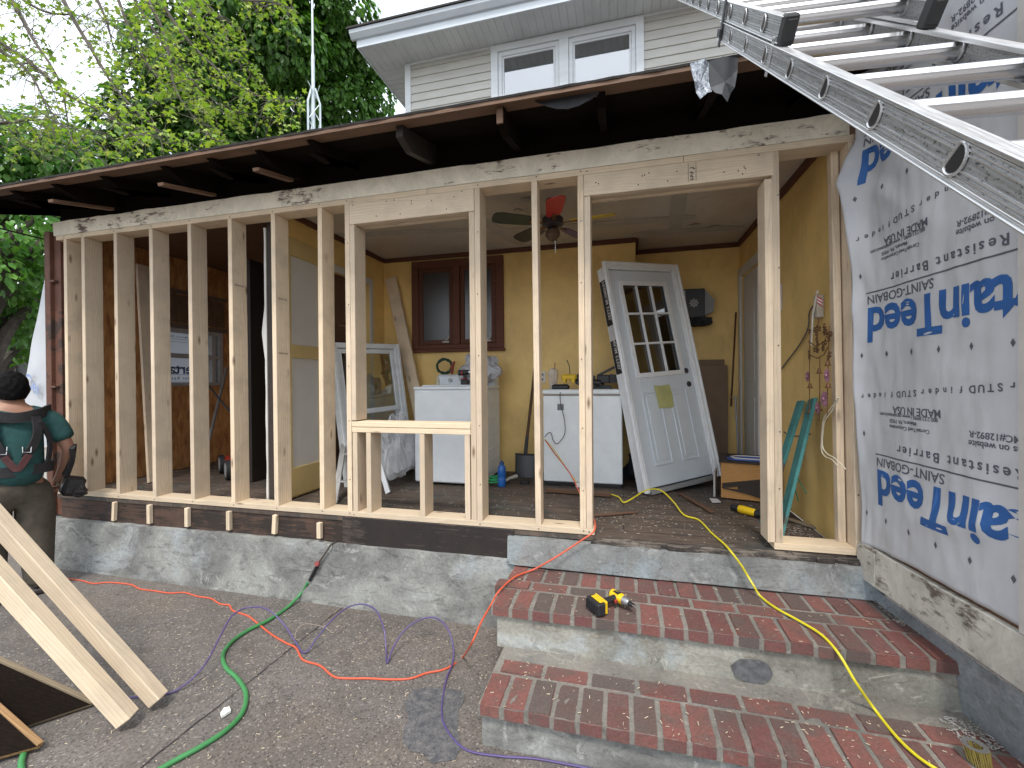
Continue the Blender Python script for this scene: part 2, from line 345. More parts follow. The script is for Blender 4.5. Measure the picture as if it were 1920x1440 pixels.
def board(name, p0, p1, wd, th, up, mat, parent=None, ch=.002, seg=1, bow=0, **k):
    """board from p0 to p1 (axis at its min corner centre), wd along up, th across"""
    p0 = V(p0); p1 = V(p1); x = (p1-p0); Ln = x.length; x.normalize(); z = V(up) - x*V(up).dot(x); z.normalize(); y = z.cross(x)
    M = frameM(p0, x, y, z); m = MB()
    if bow:
        n = 8
        def sect(t): return V((t*Ln, bow*math.sin(math.pi*t), 0))
        vs = []; 
        for i in range(n+1):
            c = sect(i/n)
            vs += [c+V((0, -th/2, -wd/2)), c+V((0, th/2, -wd/2)), c+V((0, th/2, wd/2)), c+V((0, -th/2, wd/2))]
        fs = [(3, 2, 1, 0), tuple(4*n+i for i in range(4))]+[(4*i+j, 4*i+(j+1) % 4, 4*i+4+(j+1) % 4, 4*i+4+j) for i in range(n) for j in range(4)]
        m.add(vs, fs)
    else: m.box((0, -th/2, -wd/2), (Ln, th/2, wd/2), ch=ch)
    return m.build(name, mat, parent, M, **k)
def vboard(name, x0, x1, y0, y1, z0, z1, mat, parent, dx=0, **k):      # upright timber; dx = lean of its top
    return board(name, ((x0+x1)/2, (y0+y1)/2, z0), ((x0+x1)/2+dx, (y0+y1)/2, z1), y1-y0, x1-x0, (0, 1, 0), mat, parent, **k)
def hboard(name, x0, x1, y0, y1, z0, z1, mat, parent, **k):
    return board(name, (x0, (y0+y1)/2, (z0+z1)/2), (x1, (y0+y1)/2, (z0+z1)/2), z1-z0, y1-y0, (0, 0, 1), mat, parent, **k)
def spline(pts, n=10):
    P = [V(p) for p in pts]; P = [P[0]*2-P[1]]+P+[P[-1]*2-P[-2]]; out = []
    for i in range(1, len(P)-2):
        a, b, c, d = P[i-1:i+3]
        for k in range(n):
            t = k/n; out.append(.5*((2*b)+(c-a)*t+(2*a-5*b+4*c-d)*t*t+(3*b-a-3*c+d)*t**3))
    out.append(P[-2]); return out
def textmesh(s, size, bold=0.0, spacing=1.0, shear=0.0):
    cu = bpy.data.curves.new('lettering', 'FONT'); cu.body = s; cu.size = size; cu.offset = bold; cu.space_character = spacing; cu.shear = shear; cu.resolution_u = 3
    o = bpy.data.objects.new('lettering', cu); col.objects.link(o); dg = bpy.context.evaluated_depsgraph_get(); dg.update()
    me = o.evaluated_get(dg).to_mesh(); vs = [v.co.copy() for v in me.vertices]; fs = [tuple(p.vertices) for p in me.polygons]; o.evaluated_get(dg).to_mesh_clear()
    bpy.data.objects.remove(o); bpy.data.curves.remove(cu); return vs, fs
def struct(mb, name, mat, **k): return mb.build(name, mat, kind='structure', **k)

# ================================================================== SETTING
GZ = -.64
m = MB()
def gfn(u, v):
    x = (u-.5); y = (v-.5)
    return V((x*abs(x)*1200, y*abs(y)*1200, GZ))
m.grid(gfn, 40, 40); struct(m, 'driveway', GROUND)
# tar patch and slab joint on the driveway
pp = [at(x, y, Z=GZ+.004) for x, y in [(775, 1293), (800, 1288), (850, 1292), (872, 1300), (862, 1330), (858, 1372), (868, 1400), (850, 1425), (812, 1432), (790, 1412), (768, 1408), (752, 1385), (765, 1350), (760, 1320)]]
rp = []
for i, p in enumerate(pp):
    q = pp[(i+1) % len(pp)]
    for t in (0, .33, .66): a = p.lerp(q, t); rp.append(a+V((random.uniform(-.006, .006), random.uniform(-.006, .006), 0)))
g = G('tar_patch'); n1 = g.noise(g.obj(rnd=False), 22, 7, .8, .5); n2 = g.noise(g.obj(rnd=False), 150, 3, .7)
g.base(g.mix(1, g.ramp(n1, (.38, (.055, .058, .066)), (.56, (.12, .115, .115)), (.7, (.2, .185, .175))), g.ramp(n2, (.3, .6), (.7, 1.35)), 'MULTIPLY')); g.set(.8); g.bump(n2, .6, .006)
m = MB(); c0 = sum(rp, V())/len(rp); m.add([c0]+rp, [(0, i+1, (i+1) % len(rp)+1) for i in range(len(rp))]); struct(m, 'tar_patch', g.m)
m = MB(); a = at(262, 1440, Z=GZ+.004); b = at(640, 1140, Z=GZ+.004); a = a+(a-b)*.4; d = (b-a).normalized(); s_ = V((-d.y, d.x, 0))
n = 40; vs = []
for i in range(n+1):
    p = a.lerp(b, i/n)+s_*random.uniform(-.004, .004); wv = random.uniform(.0015, .005); vs += [p-s_*wv, p+s_*wv]
m.add(vs, [(2*i, 2*i+1, 2*i+3, 2*i+2) for i in range(n)]); struct(m, 'driveway_joint', plain('joint_tar', (.035, .03, .03), .9))

# ================================================================== PORCH (the opened up building)
porch = thing('porch', 'low stripped porch with mustard yellow room behind bare studs on a concrete base', 'porch building', (-1.8, 1, GZ))
# foundation with rough top edge
m = MB()
def fnd(u, v):
    x = -5.17+u*(4.48)
    top = -.215+.022*u+.008*mnoise.noise(V((x*6, 0, 0)))
    z = GZ-.05+(top-(GZ-.05))*v
    return V((x, -.035+.007*mnoise.noise(V((x*2, z*3, 3)))-.02*(1-v), z))
m.grid(fnd, 110, 12)
m.grid(lambda u, v: V((fnd(u, 1).x, fnd(u, 1).y+(.25)*v, fnd(u, 1).z-.001*v)), 110, 1)
m.box((-5.165, -.02, GZ-.1), (-5.05, 2.9, -.25))
m.build('foundation', CONC, porch, smooth=True)
# concrete threshold block above the steps
m = MB()
def thr(u, v):
    x = -.735+u*(2.07); z = -.205+(.165+.008*mnoise.noise(V((x*5, 1, 0))))*v
    return V((x, -.055-.02*(1-v)+.006*mnoise.noise(V((x*4, z*6, 9)))+(.02*(1-min(1, u*30))), z))
m.grid(thr, 70, 6); m.grid(lambda u, v: thr(u, 1)+V((0, .16*v, -.004*v)), 70, 1)
m.add([thr(0, 0), thr(0, 1), thr(0, 1)+V((0, .1, 0)), thr(0, 0)+V((0, .1, 0))], [(0, 1, 2, 3)])
m.build('threshold', THRC, porch, smooth=True)
# rim joist
m = MB(); m.box((-4.9, .012, -.215), (-2.0, .05, -.002), ch=.003); m.build('rim_joist', RIMW, porch)
m = MB(); m.box((-1.995, -.004, -.2), (-.70, .045, -.002), ch=.004); m.build('rim_joist', RIMD, porch, label='charred black stretch of rim joist beside the steps')
# thin rotten sill strips along the doorway
m = MB()
for i in range(26):
    x = -.2+i*.056+random.uniform(-.02, .02); l = random.uniform(.06, .2); m.box((x, -.05+random.uniform(0, .03), -.04), (min(x+l, 1.3), .09, -.012+random.uniform(-.012, .006)), ch=.002)
m.build('rotten_sill', flaky('rotten_sill_wood', (.19, .16, .13), (.05, .04, .035), .5, 10), porch)
# floor
def floor_mat():
    g = G('dirty_plank_floor'); c = g.obj(rnd=False); st = g.noise(g.obj((2, 26, 1), rnd=False), 2, 6, .7); n = g.noise(c, 2.1, 8, .7, .7); d = g.noise(c, 9, 8, .8, .5)
    base = g.mix(g.ramp(st, (.35, 0.), (.65, 1.)), (.045, .033, .027), (.135, .095, .07)); base = g.mix(g.ramp(n, (.5, 0.), (.62, .8)), base, (.04, .045, .042)); base = g.mix(g.ramp(d, (.56, 0.), (.68, .6)), base, (.30, .27, .24))
    br = g.n('TexBrick', inp={'Vector': c, 'Scale': 1.0, 'Brick Width': 2.4, 'Row Height': .14, 'Mortar Size': .004, 'Color1': (1, 1, 1, 1), 'Color2': (.8, .8, .8, 1), 'Mortar': (.1, .1, .1, 1)}).outputs[0]
    g.base(g.mix(1, base, br, 'MULTIPLY')); g.set(.75); g.bump(g.mix(.5, st, d), .5, .006); return g.m
m = MB(); m.box((-4.94, .005, -.035), (1.195, 3.0, -.004)); m.build('floor', floor_mat(), porch)
# walls of the rooms
CZ = 2.41
m = MB(); m.box((-2.74, 1.80, -.003), (.135, 1.90, CZ)); bwall = m.build('back_wall', YELLOW, porch)
m = MB(); m.box((.135, 2.25, -.003), (1.3, 2.35, CZ)); m.box((.045, 1.902, -.003), (.134, 2.35, CZ-.002)); m.build('recess_wall', YELLOW, porch)
m = MB(); m.box((1.2, .145, -.003), (1.26, 1.5, CZ)); m.box((1.2, 1.5, 2.05), (1.26, 2.25, CZ)); m.box((1.2, 2.2, -.003), (1.26, 2.249, 2.05)); m.build('right_wall', YELLOW, porch)
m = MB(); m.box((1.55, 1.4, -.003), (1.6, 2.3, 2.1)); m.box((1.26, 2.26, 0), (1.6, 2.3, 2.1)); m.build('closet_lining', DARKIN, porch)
# white doorway casing and door in the right wall
m = MB(); m.box((1.178, 1.43, 0), (1.2, 1.52, 2.12), ch=.003); m.box((1.178, 2.17, 0), (1.2, 2.245, 2.12), ch=.003); m.box((1.178, 1.52, 2.04), (1.2, 2.17, 2.12), ch=.003); m.build('door_casing', WPANEL, porch)
m = MB(); m.box((1.22, 1.72, .01), (1.25, 2.19, 2.03), ch=.004)
for z0, z1 in ((.2, .8), (.95, 1.85)): m.box((1.212, 1.8, z0), (1.2195, 2.1, z1), ch=.003)
idr = m.build('inner_door', WPANEL, porch)
# ceiling, with drywall joints and brown crown strip
m = MB(); m.box((-2.74, .13, CZ), (1.26, 2.36, CZ+.03)); ceil = m.build('ceiling', CEIL, porch)
m = MB()
for i, (x, y, a, l, wd) in enumerate([(-2.1, 1.0, .15, 1.5, .09), (-1.2, .9, 1.35, 1.6, .1), (-.3, 1.3, .05, 1.9, .12), (.45, 1.0, 1.5, 1.5, .1), (.6, 1.7, .1, 1.0, .09)]):
    M_ = Matrix.Translation((x, y, CZ-.004-.0007*i)) @ Matrix.Rotation(a, 4, 'Z'); poly = []
    for k in range(24):
        t = 2*math.pi*k/24; poly.append((l/2*math.copysign(abs(math.cos(t))**.3, math.cos(t))+random.uniform(-.02, .02), wd*math.copysign(abs(math.sin(t))**.5, math.sin(t))/1.6+random.uniform(-.012, .012)))
    m.prism(poly, .003, M_)
for i in range(16):
    x, y = random.uniform(-2.5, 1), random.uniform(.3, 1.7); poly = [(random.uniform(.03, .07)*math.cos(k*.7), random.uniform(.02, .045)*math.sin(k*.7)) for k in range(9)]
    m.prism(poly, .0025, Matrix.Translation((x, y, CZ-.009-.0005*i)))
m.build('joint_compound', plain('joint_compound', (.43, .39, .33), .8), ceil)
m = MB(); m.box((-2.69, 1.765, CZ-.045), (.1349, 1.7995, CZ-.001), ch=.004); m.box((.136, 2.215, CZ-.045), (1.199, 2.2495, CZ-.001), ch=.004); m.box((1.165, .15, CZ-.045), (1.1995, 2.214, CZ-.001), ch=.004); m.box((.136, 1.8, CZ-.045), (.165, 2.2, CZ-.001)); m.box((-2.699, .2, CZ-.045), (-2.665, 1.76, CZ-.001), ch=.004)
m.build('crown_strip', TRIMW, porch)
# partition between the two rooms, with panel and dark doorway
PX = -2.70
m = MB(); m.box((PX-.07, .26, 2.06), (PX, 1.80, CZ)); m.box((PX-.07, 1.5, 0), (PX, 1.8, 2.06)); m.box((PX-.07, .26, 0), (PX-.02, .70, 2.06)); part = m.build('partition', YELLOW, porch)
m = MB()
for z0, z1, y0, y1 in ((.02, .26, .262, .70), (1.19, 1.30, .262, .70), (2.05, 2.2, .262, .70), (.26, 1.19, .262, .31), (1.30, 2.05, .262, .31), (.26, 1.19, .655, .70), (1.30, 2.05, .655, .70)): m.box((PX-.019, y0, z0), (PX+.012, y1, z1), ch=.002)
m.build('panel_frame', YTRIM, part)
m = MB(); m.box((PX-.018, .31, .26), (PX-.004, .655, 1.19)); m.box((PX-.018, .31, 1.30), (PX-.004, .655, 2.05)); m.build('wall_panel', WPANEL, part)
m = MB(); m.box((PX+.001, 1.495, 0), (PX+.014, 1.55, 2.12), ch=.002); m.box((PX+.001, .705, 2.05), (PX+.014, 1.494, 2.12), ch=.002); m.build('door_casing', WPANEL, part)
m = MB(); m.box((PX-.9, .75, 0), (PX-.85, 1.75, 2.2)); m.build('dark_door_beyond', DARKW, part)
# dark split post and torn strip beside the partition
m = MB(); m.box((-2.80, .17, -.003), (-2.715, .258, 2.29), ch=.004); m.build('old_post', DARKW, porch)
m = MB(); vs = []; n = 60
for i in range(n+1):
    z = .02+2.22*i/n; wv = .012+.006*mnoise.noise(V((z*5, 0, 0)))+(.03 if 1.18 < z < 1.6 else 0)*(1-abs(z-1.38)/.22 if 1.18 < z < 1.6 else 0); x1 = -2.803
    vs += [(x1, .166, z), (x1-wv, .160, z), (x1-wv, .17, z), (x1, .176, z)]
m.add(vs, [(4*i+j, 4*i+(j+1) % 4, 4*i+4+(j+1) % 4, 4*i+4+j) for i in range(n) for j in range(4)]); m.build('torn_strip', WPANEL, porch)
# left room : OSB walls, dark ceiling
LX = -4.95
m = MB(); wy0, wy1, wz0, wz1 = .95, 1.70, .955, 1.62
m.box((LX-.012, .15, 0), (LX, wy0, 2.42)); m.box((LX-.012, wy1, 0), (LX, 1.85, 2.42)); m.box((LX-.012, wy0, 0), (LX, wy1, wz0)); m.box((LX-.012, wy0, wz1), (LX, wy1, 2.42))
m.box((-4.95, 1.80, 0), (-2.77, 1.812, 2.42)); m.build('osb_lining', OSB, porch)
m = MB(); m.box((-4.96, .15, 2.42), (-2.77, 1.85, 2.45)); m.box((-2.775, .26, 0), (-2.771, 1.8, 2.42)); m.build('dark_ceiling', OLDW, porch)
# left outer wall shell + old corner boards
m = MB(); m.box((LX-.10, .15, -.2), (LX-.02, wy0, 2.45)); m.box((LX-.10, wy1, -.2), (LX-.02, 2.9, 2.45)); m.box((LX-.10, wy0, -.2), (LX-.02, wy1, wz0)); m.box((LX-.10, wy0, wz1), (LX-.02, wy1, 2.45)); m.build('side_wall', OLDW, porch)
m = MB(); m.box((-5.055, .0, -.2), (-4.985, .145, 2.36), ch=.004); m.box((-5.075, .02, -.19), (-5.056, .15, 2.30), ch=.003); m.box((-4.984, .03, -.2), (-4.90, .10, 2.33), ch=.003)
for z in (1.9, .95, .5): m.box((-5.0, -.003, z), (-4.93, .028, z+.02), ch=.002)
m.build('corner_post', RUST, porch)
m = MB(); m.box((-5.09, -.004, -.03), (-5.056, .018, .42), ch=.003); m.build('corner_board', CREAM, porch)
# left room window
lw = MB(); x0, x1 = LX-.06, LX+.02
for (a0, a1, b0, b1) in ((wy0, wy0+.06, wz0, wz1), (wy1-.16, wy1-.10, wz0, wz1), (wy1-.06, wy1, wz0, wz1), (wy0, wy1, wz0, wz0+.04), (wy0, wy1, wz1-.05, wz1), (wy0, wy1, 1.28, 1.33)): lw.box((x0, a0+.001, b0+.001), (x1-.002*a0, a1-.001, b1-.001), ch=.003)
lwin = lw.build('side_window', plain('grey_window_paint', (.34, .33, .32), .6), porch)
m = MB()
for i in range(17): z = wz1+.07+i*.019; m.box((LX+.004, wy0-.02, z), (LX+.022, wy1+.03, z+.008))
m.box((LX+.003, wy0-.04, wz1+.40), (LX+.03, wy1+.05, wz1+.44), ch=.003); m.box((LX+.003, wy0-.04, wz1+.005), (LX+.024, wy1+.05, wz1+.05), ch=.003); m.build('blind', plain('dark_slat', (.13, .10, .08), .6), lwin)
# housewrap seen through that window, printed side out
WRAPT = plain('backlit_housewrap', (.66, .68, .72), .6, var=.06)
g = G('thin_housewrap'); n_ = g.noise(g.obj(rnd=False), 3, 4); g.base(g.mix(1, (.74, .76, .80), g.ramp(n_, (.3, .9), (.7, 1.05)), 'MULTIPLY')); t_ = g.n('BsdfTranslucent', inp={0: (.8, .82, .86, 1)}); ms = g.n('MixShader', inp={0: .55, 1: g.p.outputs[0], 2: t_.outputs[0]}); g.link(ms.outputs[0], g.out.inputs[0]); WRAPT = g.m
m = MB(); m.box((LX-.105, wy0-.1, wz0-.1), (LX-.1015, wy1+.1, wz1+.1)); wsheet = m.build('window_wrap', WRAPT, lwin)
def put_text(items, M, off=0.0):
    mb = MB()
    for s, size, x, y, bold, sp in items:
        vs, fs = textmesh(s, size, bold, sp); mb.add([M @ V((v.x+x, v.y+y, off)) for v in vs], fs)
    return mb
Mt = frameM((LX-.1, 0, 0), (0, -1, 0), (0, 0, 1), (-1, 0, 0))    # reads from outside: mirrored from the room
mb = put_text([('CertainTeed', .17, -1.50, 1.10, .004, 1.0)], Mt); mb.v = [tuple(v) for v in mb.v]
mb.build('printed_logo', plain('printed_blue_back', (.05, .10, .22), .6), wsheet)
mb = put_text([('Weather Resistant Barrier', .05, -1.5, 1.03, .0005, 1.4), ('www.  Malvern, PA', .035, -1.45, 1.52, .0004, 1.2)], Mt, -.0002)
for z in (1.085, 1.0, .985, 1.5, 1.47): mb.add([(LX-.0995, wy0, z), (LX-.0995, wy1, z), (LX-.0995, wy1, z+.004), (LX-.0995, wy0, z+.004)], [(0, 1, 2, 3)])
mb.build('printed_small_text', INKG, wsheet)
# ---- old beam, rafters, roof deck
m = MB(); n = 90; vs = []
for i in range(n+1):
    x = -4.935+i/n*(6.15); t = 2.432+.006*mnoise.noise(V((x*3, 0, 0)))+.004*mnoise.noise(V((x*17, 4, 0))); b_ = 2.312
    vs += [(x, .004, b_), (x, -.002+.004*mnoise.noise(V((x*5, 2, 2))), t), (x, .09, t), (x, .09, b_)]
m.add(vs, [(0, 1, 2, 3), (4*n+3, 4*n+2, 4*n+1, 4*n)]+[(4*i+j, 4*i+4+j, 4*i+4+(j+1) % 4, 4*i+(j+1) % 4) for i in range(n) for j in range(4)])
m.build('old_beam', BEAM, porch)
m = MB(); m.box((-4.99, .10, 2.312), (1.26, .128, 2.62)); m.box((-4.93, .05, 2.44), (1.26, .0995, 2.62)); m.build('blocking', SHADEW, porch)  # coloured near black for the dark behind the rafter tails
EY, EZ, SL = -.5, 2.50, .26
roof = MB()
def rz(y): return EZ+(y-EY)*SL
RX0, RX1 = -5.62, 1.262
# deck underside planks running along x, with ragged eave
for i, (ya, yb) in enumerate([(-.5, -.36), (-.357, -.21), (-.207, -.06), (-.057, .6), (.603, 1.6), (1.603, 2.85)]):
    roof.k = 0 if i == 0 else 1  # eave plank keeps its brown, inner planks take the painted shade
    roof.add([(RX0, ya, rz(ya)-.022), (RX1, ya, rz(ya)-.022), (RX1, yb, rz(yb)-.022), (RX0, yb, rz(yb)-.022), (RX0, ya, rz(ya)), (RX1, ya, rz(ya)), (RX1, yb, rz(yb)), (RX0, yb, rz(yb))], [(0, 3, 2, 1), (4, 5, 6, 7), (0, 1, 5, 4), (1, 2, 6, 5), (2, 3, 7, 6), (3, 0, 4, 7)])
deck = roof.build('roof_deck', [DECKW, SHADEW], porch)
m = MB(); n = 160
def shg(u, v):
    x = RX0-.01+u*(RX1-RX0+.0); y = EY-.008+.006*mnoise.noise(V((x*9, 0, 0)))+v*(2.85-EY); return V((x, y, rz(y)+.012+.003*mnoise.noise(V((x*14, y*6, 0)))))
m.grid(shg, n, 20); m.grid(lambda u, v: shg(u, 0)+V((0, .004*v, -.011*v)), n, 1); m.build('shingles', SHINGLE, porch)
rx = [-5.1, -4.60, -4.161, -3.668, -3.102, -2.692, -2.3, -1.884, -1.272, -.647, -.10, .45, .95]
for i, x in enumerate(rx):
    e = -.42-.03*random.random()
    m = MB(); hh_ = .142 if x in (-4.161, -3.102, -2.3) else random.uniform(.085, .115); P = [(e, rz(e)-hh_), (e+.18, rz(e+.18)-.135), (e, rz(e)-.024), (1.2, rz(1.2)-.024), (1.2, rz(1.2)-.15)]
    if i in (8, 9): P = [(e, rz(e)-.09), (e+.0, rz(e)-.024), (1.2, rz(1.2)-.024), (1.2, rz(1.2)-.15), (e+.12, rz(e)-.125)]
    P = [(y, z+.0) if y > .1 else (y, max(z, 2.437 if y > -.01 else z)) for y, z in P]
    M_ = frameM((x-.022, 0, 0), (0, 1, 0), (0, 0, 1), (1, 0, 0)); m.prism(P, .044, M_)
    rf = m.build('rafter', SHADEW if i not in (8,) else DARKW, porch)  # eave shade is painted into the rafter colour as well
    if x in (-4.161, -3.102, -2.3):
        l = .40 if x != -2.3 else .3
        board('furring_strip', (x, e-.012, rz(e)-.155), (x, e+l, rz(e+l)-.165), .022, .05, (0, 0, 1), DECKW if x != -2.3 else OLDW, rf)
    if i == 9:
        m2 = MB(); m2.box((x-.018, e-.012, rz(e)-.12), (x+.02, e-.001, rz(e)-.02), ch=.003); m2.build('rafter_end', OLDW, rf)
# ripped edges below the deck: felt flaps
m = MB()
for (x, wd, h) in [(-.45, .34, .06)]:
    for k in range(6):
        u0 = k/6; a = x+wd*u0; b = x+wd*(k+1)/6; hh = lambda u: h*math.sin(math.pi*min(1, max(0, u)))+.004
        m.add([(a, -.44, rz(-.44)-.024), (b, -.44, rz(-.44)-.024), (b, -.46+.03*u0, rz(-.44)-.03-hh((k+1)/6)), (a, -.46+.03*u0, rz(-.44)-.03-hh(k/6)), (a, -.436, rz(-.44)-.024), (b, -.436, rz(-.44)-.024), (b, -.456+.03*u0, rz(-.44)-.03-hh((k+1)/6)), (a, -.456+.03*u0, rz(-.44)-.03-hh(k/6))], [(0, 1, 2, 3), (7, 6, 5, 4), (2, 3, 7, 6)])
m.build('felt_flap', plain('dark_felt', (.035, .035, .04), .7, var=.4), deck)
# white tapered rafter side fascia at far left end
m = MB(); m.box((RX0-.02, EY, rz(EY)-.06), (RX0-.003, 2.8, rz(EY)-.05)); m.build('rake_strip', DARKW, deck)
# torn flashing
fl = thing('torn_flashing', 'torn flap of silver and dark grey flashing hanging from the roof edge', 'flashing', (.35, -.53, 2.5))
def flap(name, pts, yv, mat, par):
    P = [at(x, y, Y=yv) for x, y in pts]; m = MB(); n = len(P); bend = [V((0, -.02*math.sin(i*1.7), 0)) for i in range(n)]
    P = [p+b for p, b in zip(P, bend)]; c = sum(P, V())/n+V((0, .012, 0)); vs = [c]+P; vs2 = [v+V((0, .003, 0)) for v in vs]
    m.add(vs+vs2, [(0, i+1, (i+1) % n+1) for i in range(n)]+[(n+1, n+1+(i+1) % n+1, n+1+i+1) for i in range(n)]+[(i+1, n+2+i, n+2+(i+1) % n, (i+1) % n+1) for i in range(n)]); return m.build(name, mat, par)
flap('foil_strip', [(1294, 119), (1320, 115), (1329, 117), (1331, 150), (1334, 174), (1325, 178), (1314, 182), (1306, 170), (1301, 158), (1297, 140)], -.535, FOIL, fl)
flap('felt_sheet', [(1328, 116), (1355, 111), (1384, 107), (1385, 125), (1380, 148), (1376, 168), (1371, 172), (1365, 188), (1352, 181), (1341, 176), (1333, 160)], -.525, FELT, fl)

# ================================================================== STUD WALL
FD = .14; TOPZ = 2.27
wall = thing('stud_wall', 'fresh pine stud wall with window opening and door opening across the porch front', 'wall framing', (-1.8, .07, 0))
hboard('bottom_plate', -4.925, -.177, 0, FD, 0, .038, PINE, wall); hboard('bottom_plate', .835, 1.285, 0, FD, 0, .038, PINE, wall, label='short piece of bottom plate right of the door opening')
hboard('top_plate', -4.90, -1.3, -.001, FD, TOPZ, 2.308, PINE, wall); hboard('top_plate', -1.298, .36, -.001, FD, TOPZ, 2.308, PINE, wall); hboard('top_plate', .362, 1.255, -.003, FD, TOPZ, 2.308, PINE, wall)
Z0 = .038
for x in (-4.814, -4.598, -4.2165, -3.81, -3.405, -3.0, -2.593, -2.187): vboard('stud', x, x+.038, .001, FD, Z0, TOPZ, PINE2, wall, dx=random.uniform(-.006, .006), bow=0)
vboard('stud', -.556, -.518, .001, FD-.05, Z0, TOPZ, PINE2, wall, dx=-.01)
vboard('king_stud', -1.951, -1.913, 0, FD, Z0, TOPZ, PINE2, wall); vboard('king_stud', -.956, -.918, 0, FD, Z0, TOPZ, PINE2, wall); vboard('king_stud', -.268, -.230, 0, FD, Z0, TOPZ, PINE2, wall); vboard('king_stud', .842, .880, 0, FD, Z0, TOPZ, PINE2, wall, dx=-.012)
vboard('jack_stud', -1.911, -1.873, .001, FD, .70, 2.118, PINE2, wall); vboard('jack_stud', -.996, -.958, .001, FD, Z0, 2.118, PINE2, wall); vboard('jack_stud', -.228, -.190, .001, FD, Z0, 2.133, PINE2, wall); vboard('jack_stud', .802, .840, .001, FD, Z0, 2.118, PINE2, wall, dx=-.008)
vboard('corner_stud', 1.236, 1.274, 0, FD, Z0, TOPZ, PINE2, wall, dx=-.03); vboard('corner_stud', 1.19, 1.19+.038, .09, FD+.0, Z0, TOPZ, PINE2, wall, dx=-.03)
def header(x0, x1, z0):
    hboard('header', x0, x1, -.002, .036, z0, TOPZ-.001, PINE, wall); hboard('header', x0, x1, .046, .082, z0+.003, TOPZ-.001, PINE2, wall); hboard('header', x0, x1, .09, .128, z0+.001, TOPZ-.001, PINE, wall)
header(-1.911, -.958, 2.120); header(-.228, .84, 2.135)
hboard('window_sill_plate', -1.909, -.998, -.002, FD, .655, .692, PINE, wall); hboard('window_sill_plate', -1.909, -.998, 0, FD, .615, .652, PINE, wall)
for x in (-1.905, -1.795, -1.375, -1.042): vboard('cripple_stud', x, x+.038, .001, FD, Z0, .613, PINE2, wall)
# lumber stamps printed on three timbers
def stamp(x, y, z, M_, txt='S-P-F', sz=.02):
    mb = put_text([(txt, sz, 0, 0, .0006, 1.0)], M_); return mb
mb = MB()
for (x, z) in ((-2.593+.0385, 1.62), (-2.593+.0385, 1.2), (-3.0+.0385, 1.75)):
    vs, fs = textmesh('KD-HT 047', .018, .0004); M_ = frameM((x+.004, .02, z), (0, 1, 0), (0, 0, 1), (1, 0, 0)); mb.add([M_ @ v for v in vs], fs)
M_ = frameM((.415, -.0045, 2.155), (0, 0, 1), (-1, 0, 0), (0, -1, 0)); vs, fs = textmesh('S-P-F  2', .026, .0006); mb.add([M_ @ v for v in vs], fs)
for q in ((.385, .387), (.428, .43)): mb.box((q[0], -.0042, 2.15), (q[1], -.003, 2.26))
mb.build('grade_stamp', plain('stamp_ink', (.12, .09, .08), .8), wall)
# little pine blocks tacked on the rim joist
for i, px in enumerate((213, 280, 351, 429, 514, 601)):
    xx = at(px, 980, Y=-.01).x; h0 = -.19+.004*i
    board('spacer_block', (xx, -.006 if i < 5 else -.02, h0), (xx+(.012, 0, 0, .0, .01, 0)[i], -.006 if i < 5 else -.02, -.03 if i < 5 else -.055), .030, .034 if i else .026, (0, 1, 0), PINE, porch)

# ================================================================== STEPS
steps = thing('front_steps', 'worn two tread red brick and concrete steps below the door opening', 'steps', (.35, -.5, GZ))
SX0, SX1 = -.69, 1.385
def conc_block(name, x0, x1, yf, yb, z0, z1, mat, amp=.006):
    m = MB(); f = lambda u, v: V((x0+(x1-x0)*u, yf+amp*mnoise.noise(V((u*9, v*3, yf*5)))-.006*(1-v), z0+(z1-z0)*v)); m.grid(f, 60, 8)
    m.grid(lambda u, v: V((x0, yf+(yb-yf)*(1-u)+amp*mnoise.noise(V((0, v*3, yf*5))) if u > .99 else yf+(yb-yf)*(1-u), z0+(z1-z0)*v)), 6, 6); m.grid(lambda u, v: V((f(u, 1).x, f(u, 1).y+(yb-yf)*v, z1)), 60, 1)
    return m.build(name, mat, steps, smooth=True)
r2 = conc_block('riser', SX0+.03, SX1-.01, -.545, -.05, -.44, -.272, RISER)
r3 = conc_block('riser', SX0+.075, SX1+.06, -.945, -.54, GZ-.03, -.485, CONC, .012)
def tread(name, x0, x1, rows, ztop, th=.056, over=0):
    mo = MB(); y0 = rows[0][0]; y1 = rows[-1][1]; mo.box((x0+.004, y0+.008, ztop-th-.001), (x1, y1+.004, ztop-.0045)); 
    br = MB()
    for (ya, yb, wd, off) in rows:
        x = x0+off
        while x < x1-.03:
            a = x+.006; b = min(x+wd-.006, x1)
            if b-a > .03:
                dz = random.uniform(-.0035, .0015); t = Matrix.Translation((0, 0, 0)) @ Matrix.Translation(((a+b)/2, (ya+yb)/2, ztop+dz)) @ Matrix.Rotation(random.uniform(-.012, .012), 4, 'Z') @ Matrix.Rotation(random.uniform(-.008, .008), 4, 'Y')
                w2 = (b-a)/2-random.uniform(0, .002); d2 = (yb-ya)/2-.005
                bm = bmesh.new(); bmesh.ops.create_cube(bm, size=1)
                for v in bm.verts: v.co = V((v.co.x*2*w2, v.co.y*2*d2, (v.co.z-.5)*th))
                bmesh.ops.bevel(bm, geom=bm.edges[:], offset=.0045, segments=2, affect='EDGES'); 
                bmesh.ops.subdivide_edges(bm, edges=[e for e in bm.edges if e.calc_length() > .05], cuts=3, use_grid_fill=True)
                for v in bm.verts: v.co += (mnoise.noise_vector(v.co*45+V((a*9, ya*9, 0)))*.0026+mnoise.noise_vector(v.co*110+V((a*9, ya*9, 3)))*.0012)
                bm.verts.index_update(); br.add([t @ v.co for v in bm.verts], [[v.index for v in f.verts] for f in bm.faces]); bm.free()
            x += wd
    mm = mo.build(name, MORTAR, steps); br.build('bricks', BRICK, mm, smooth=True); return mm
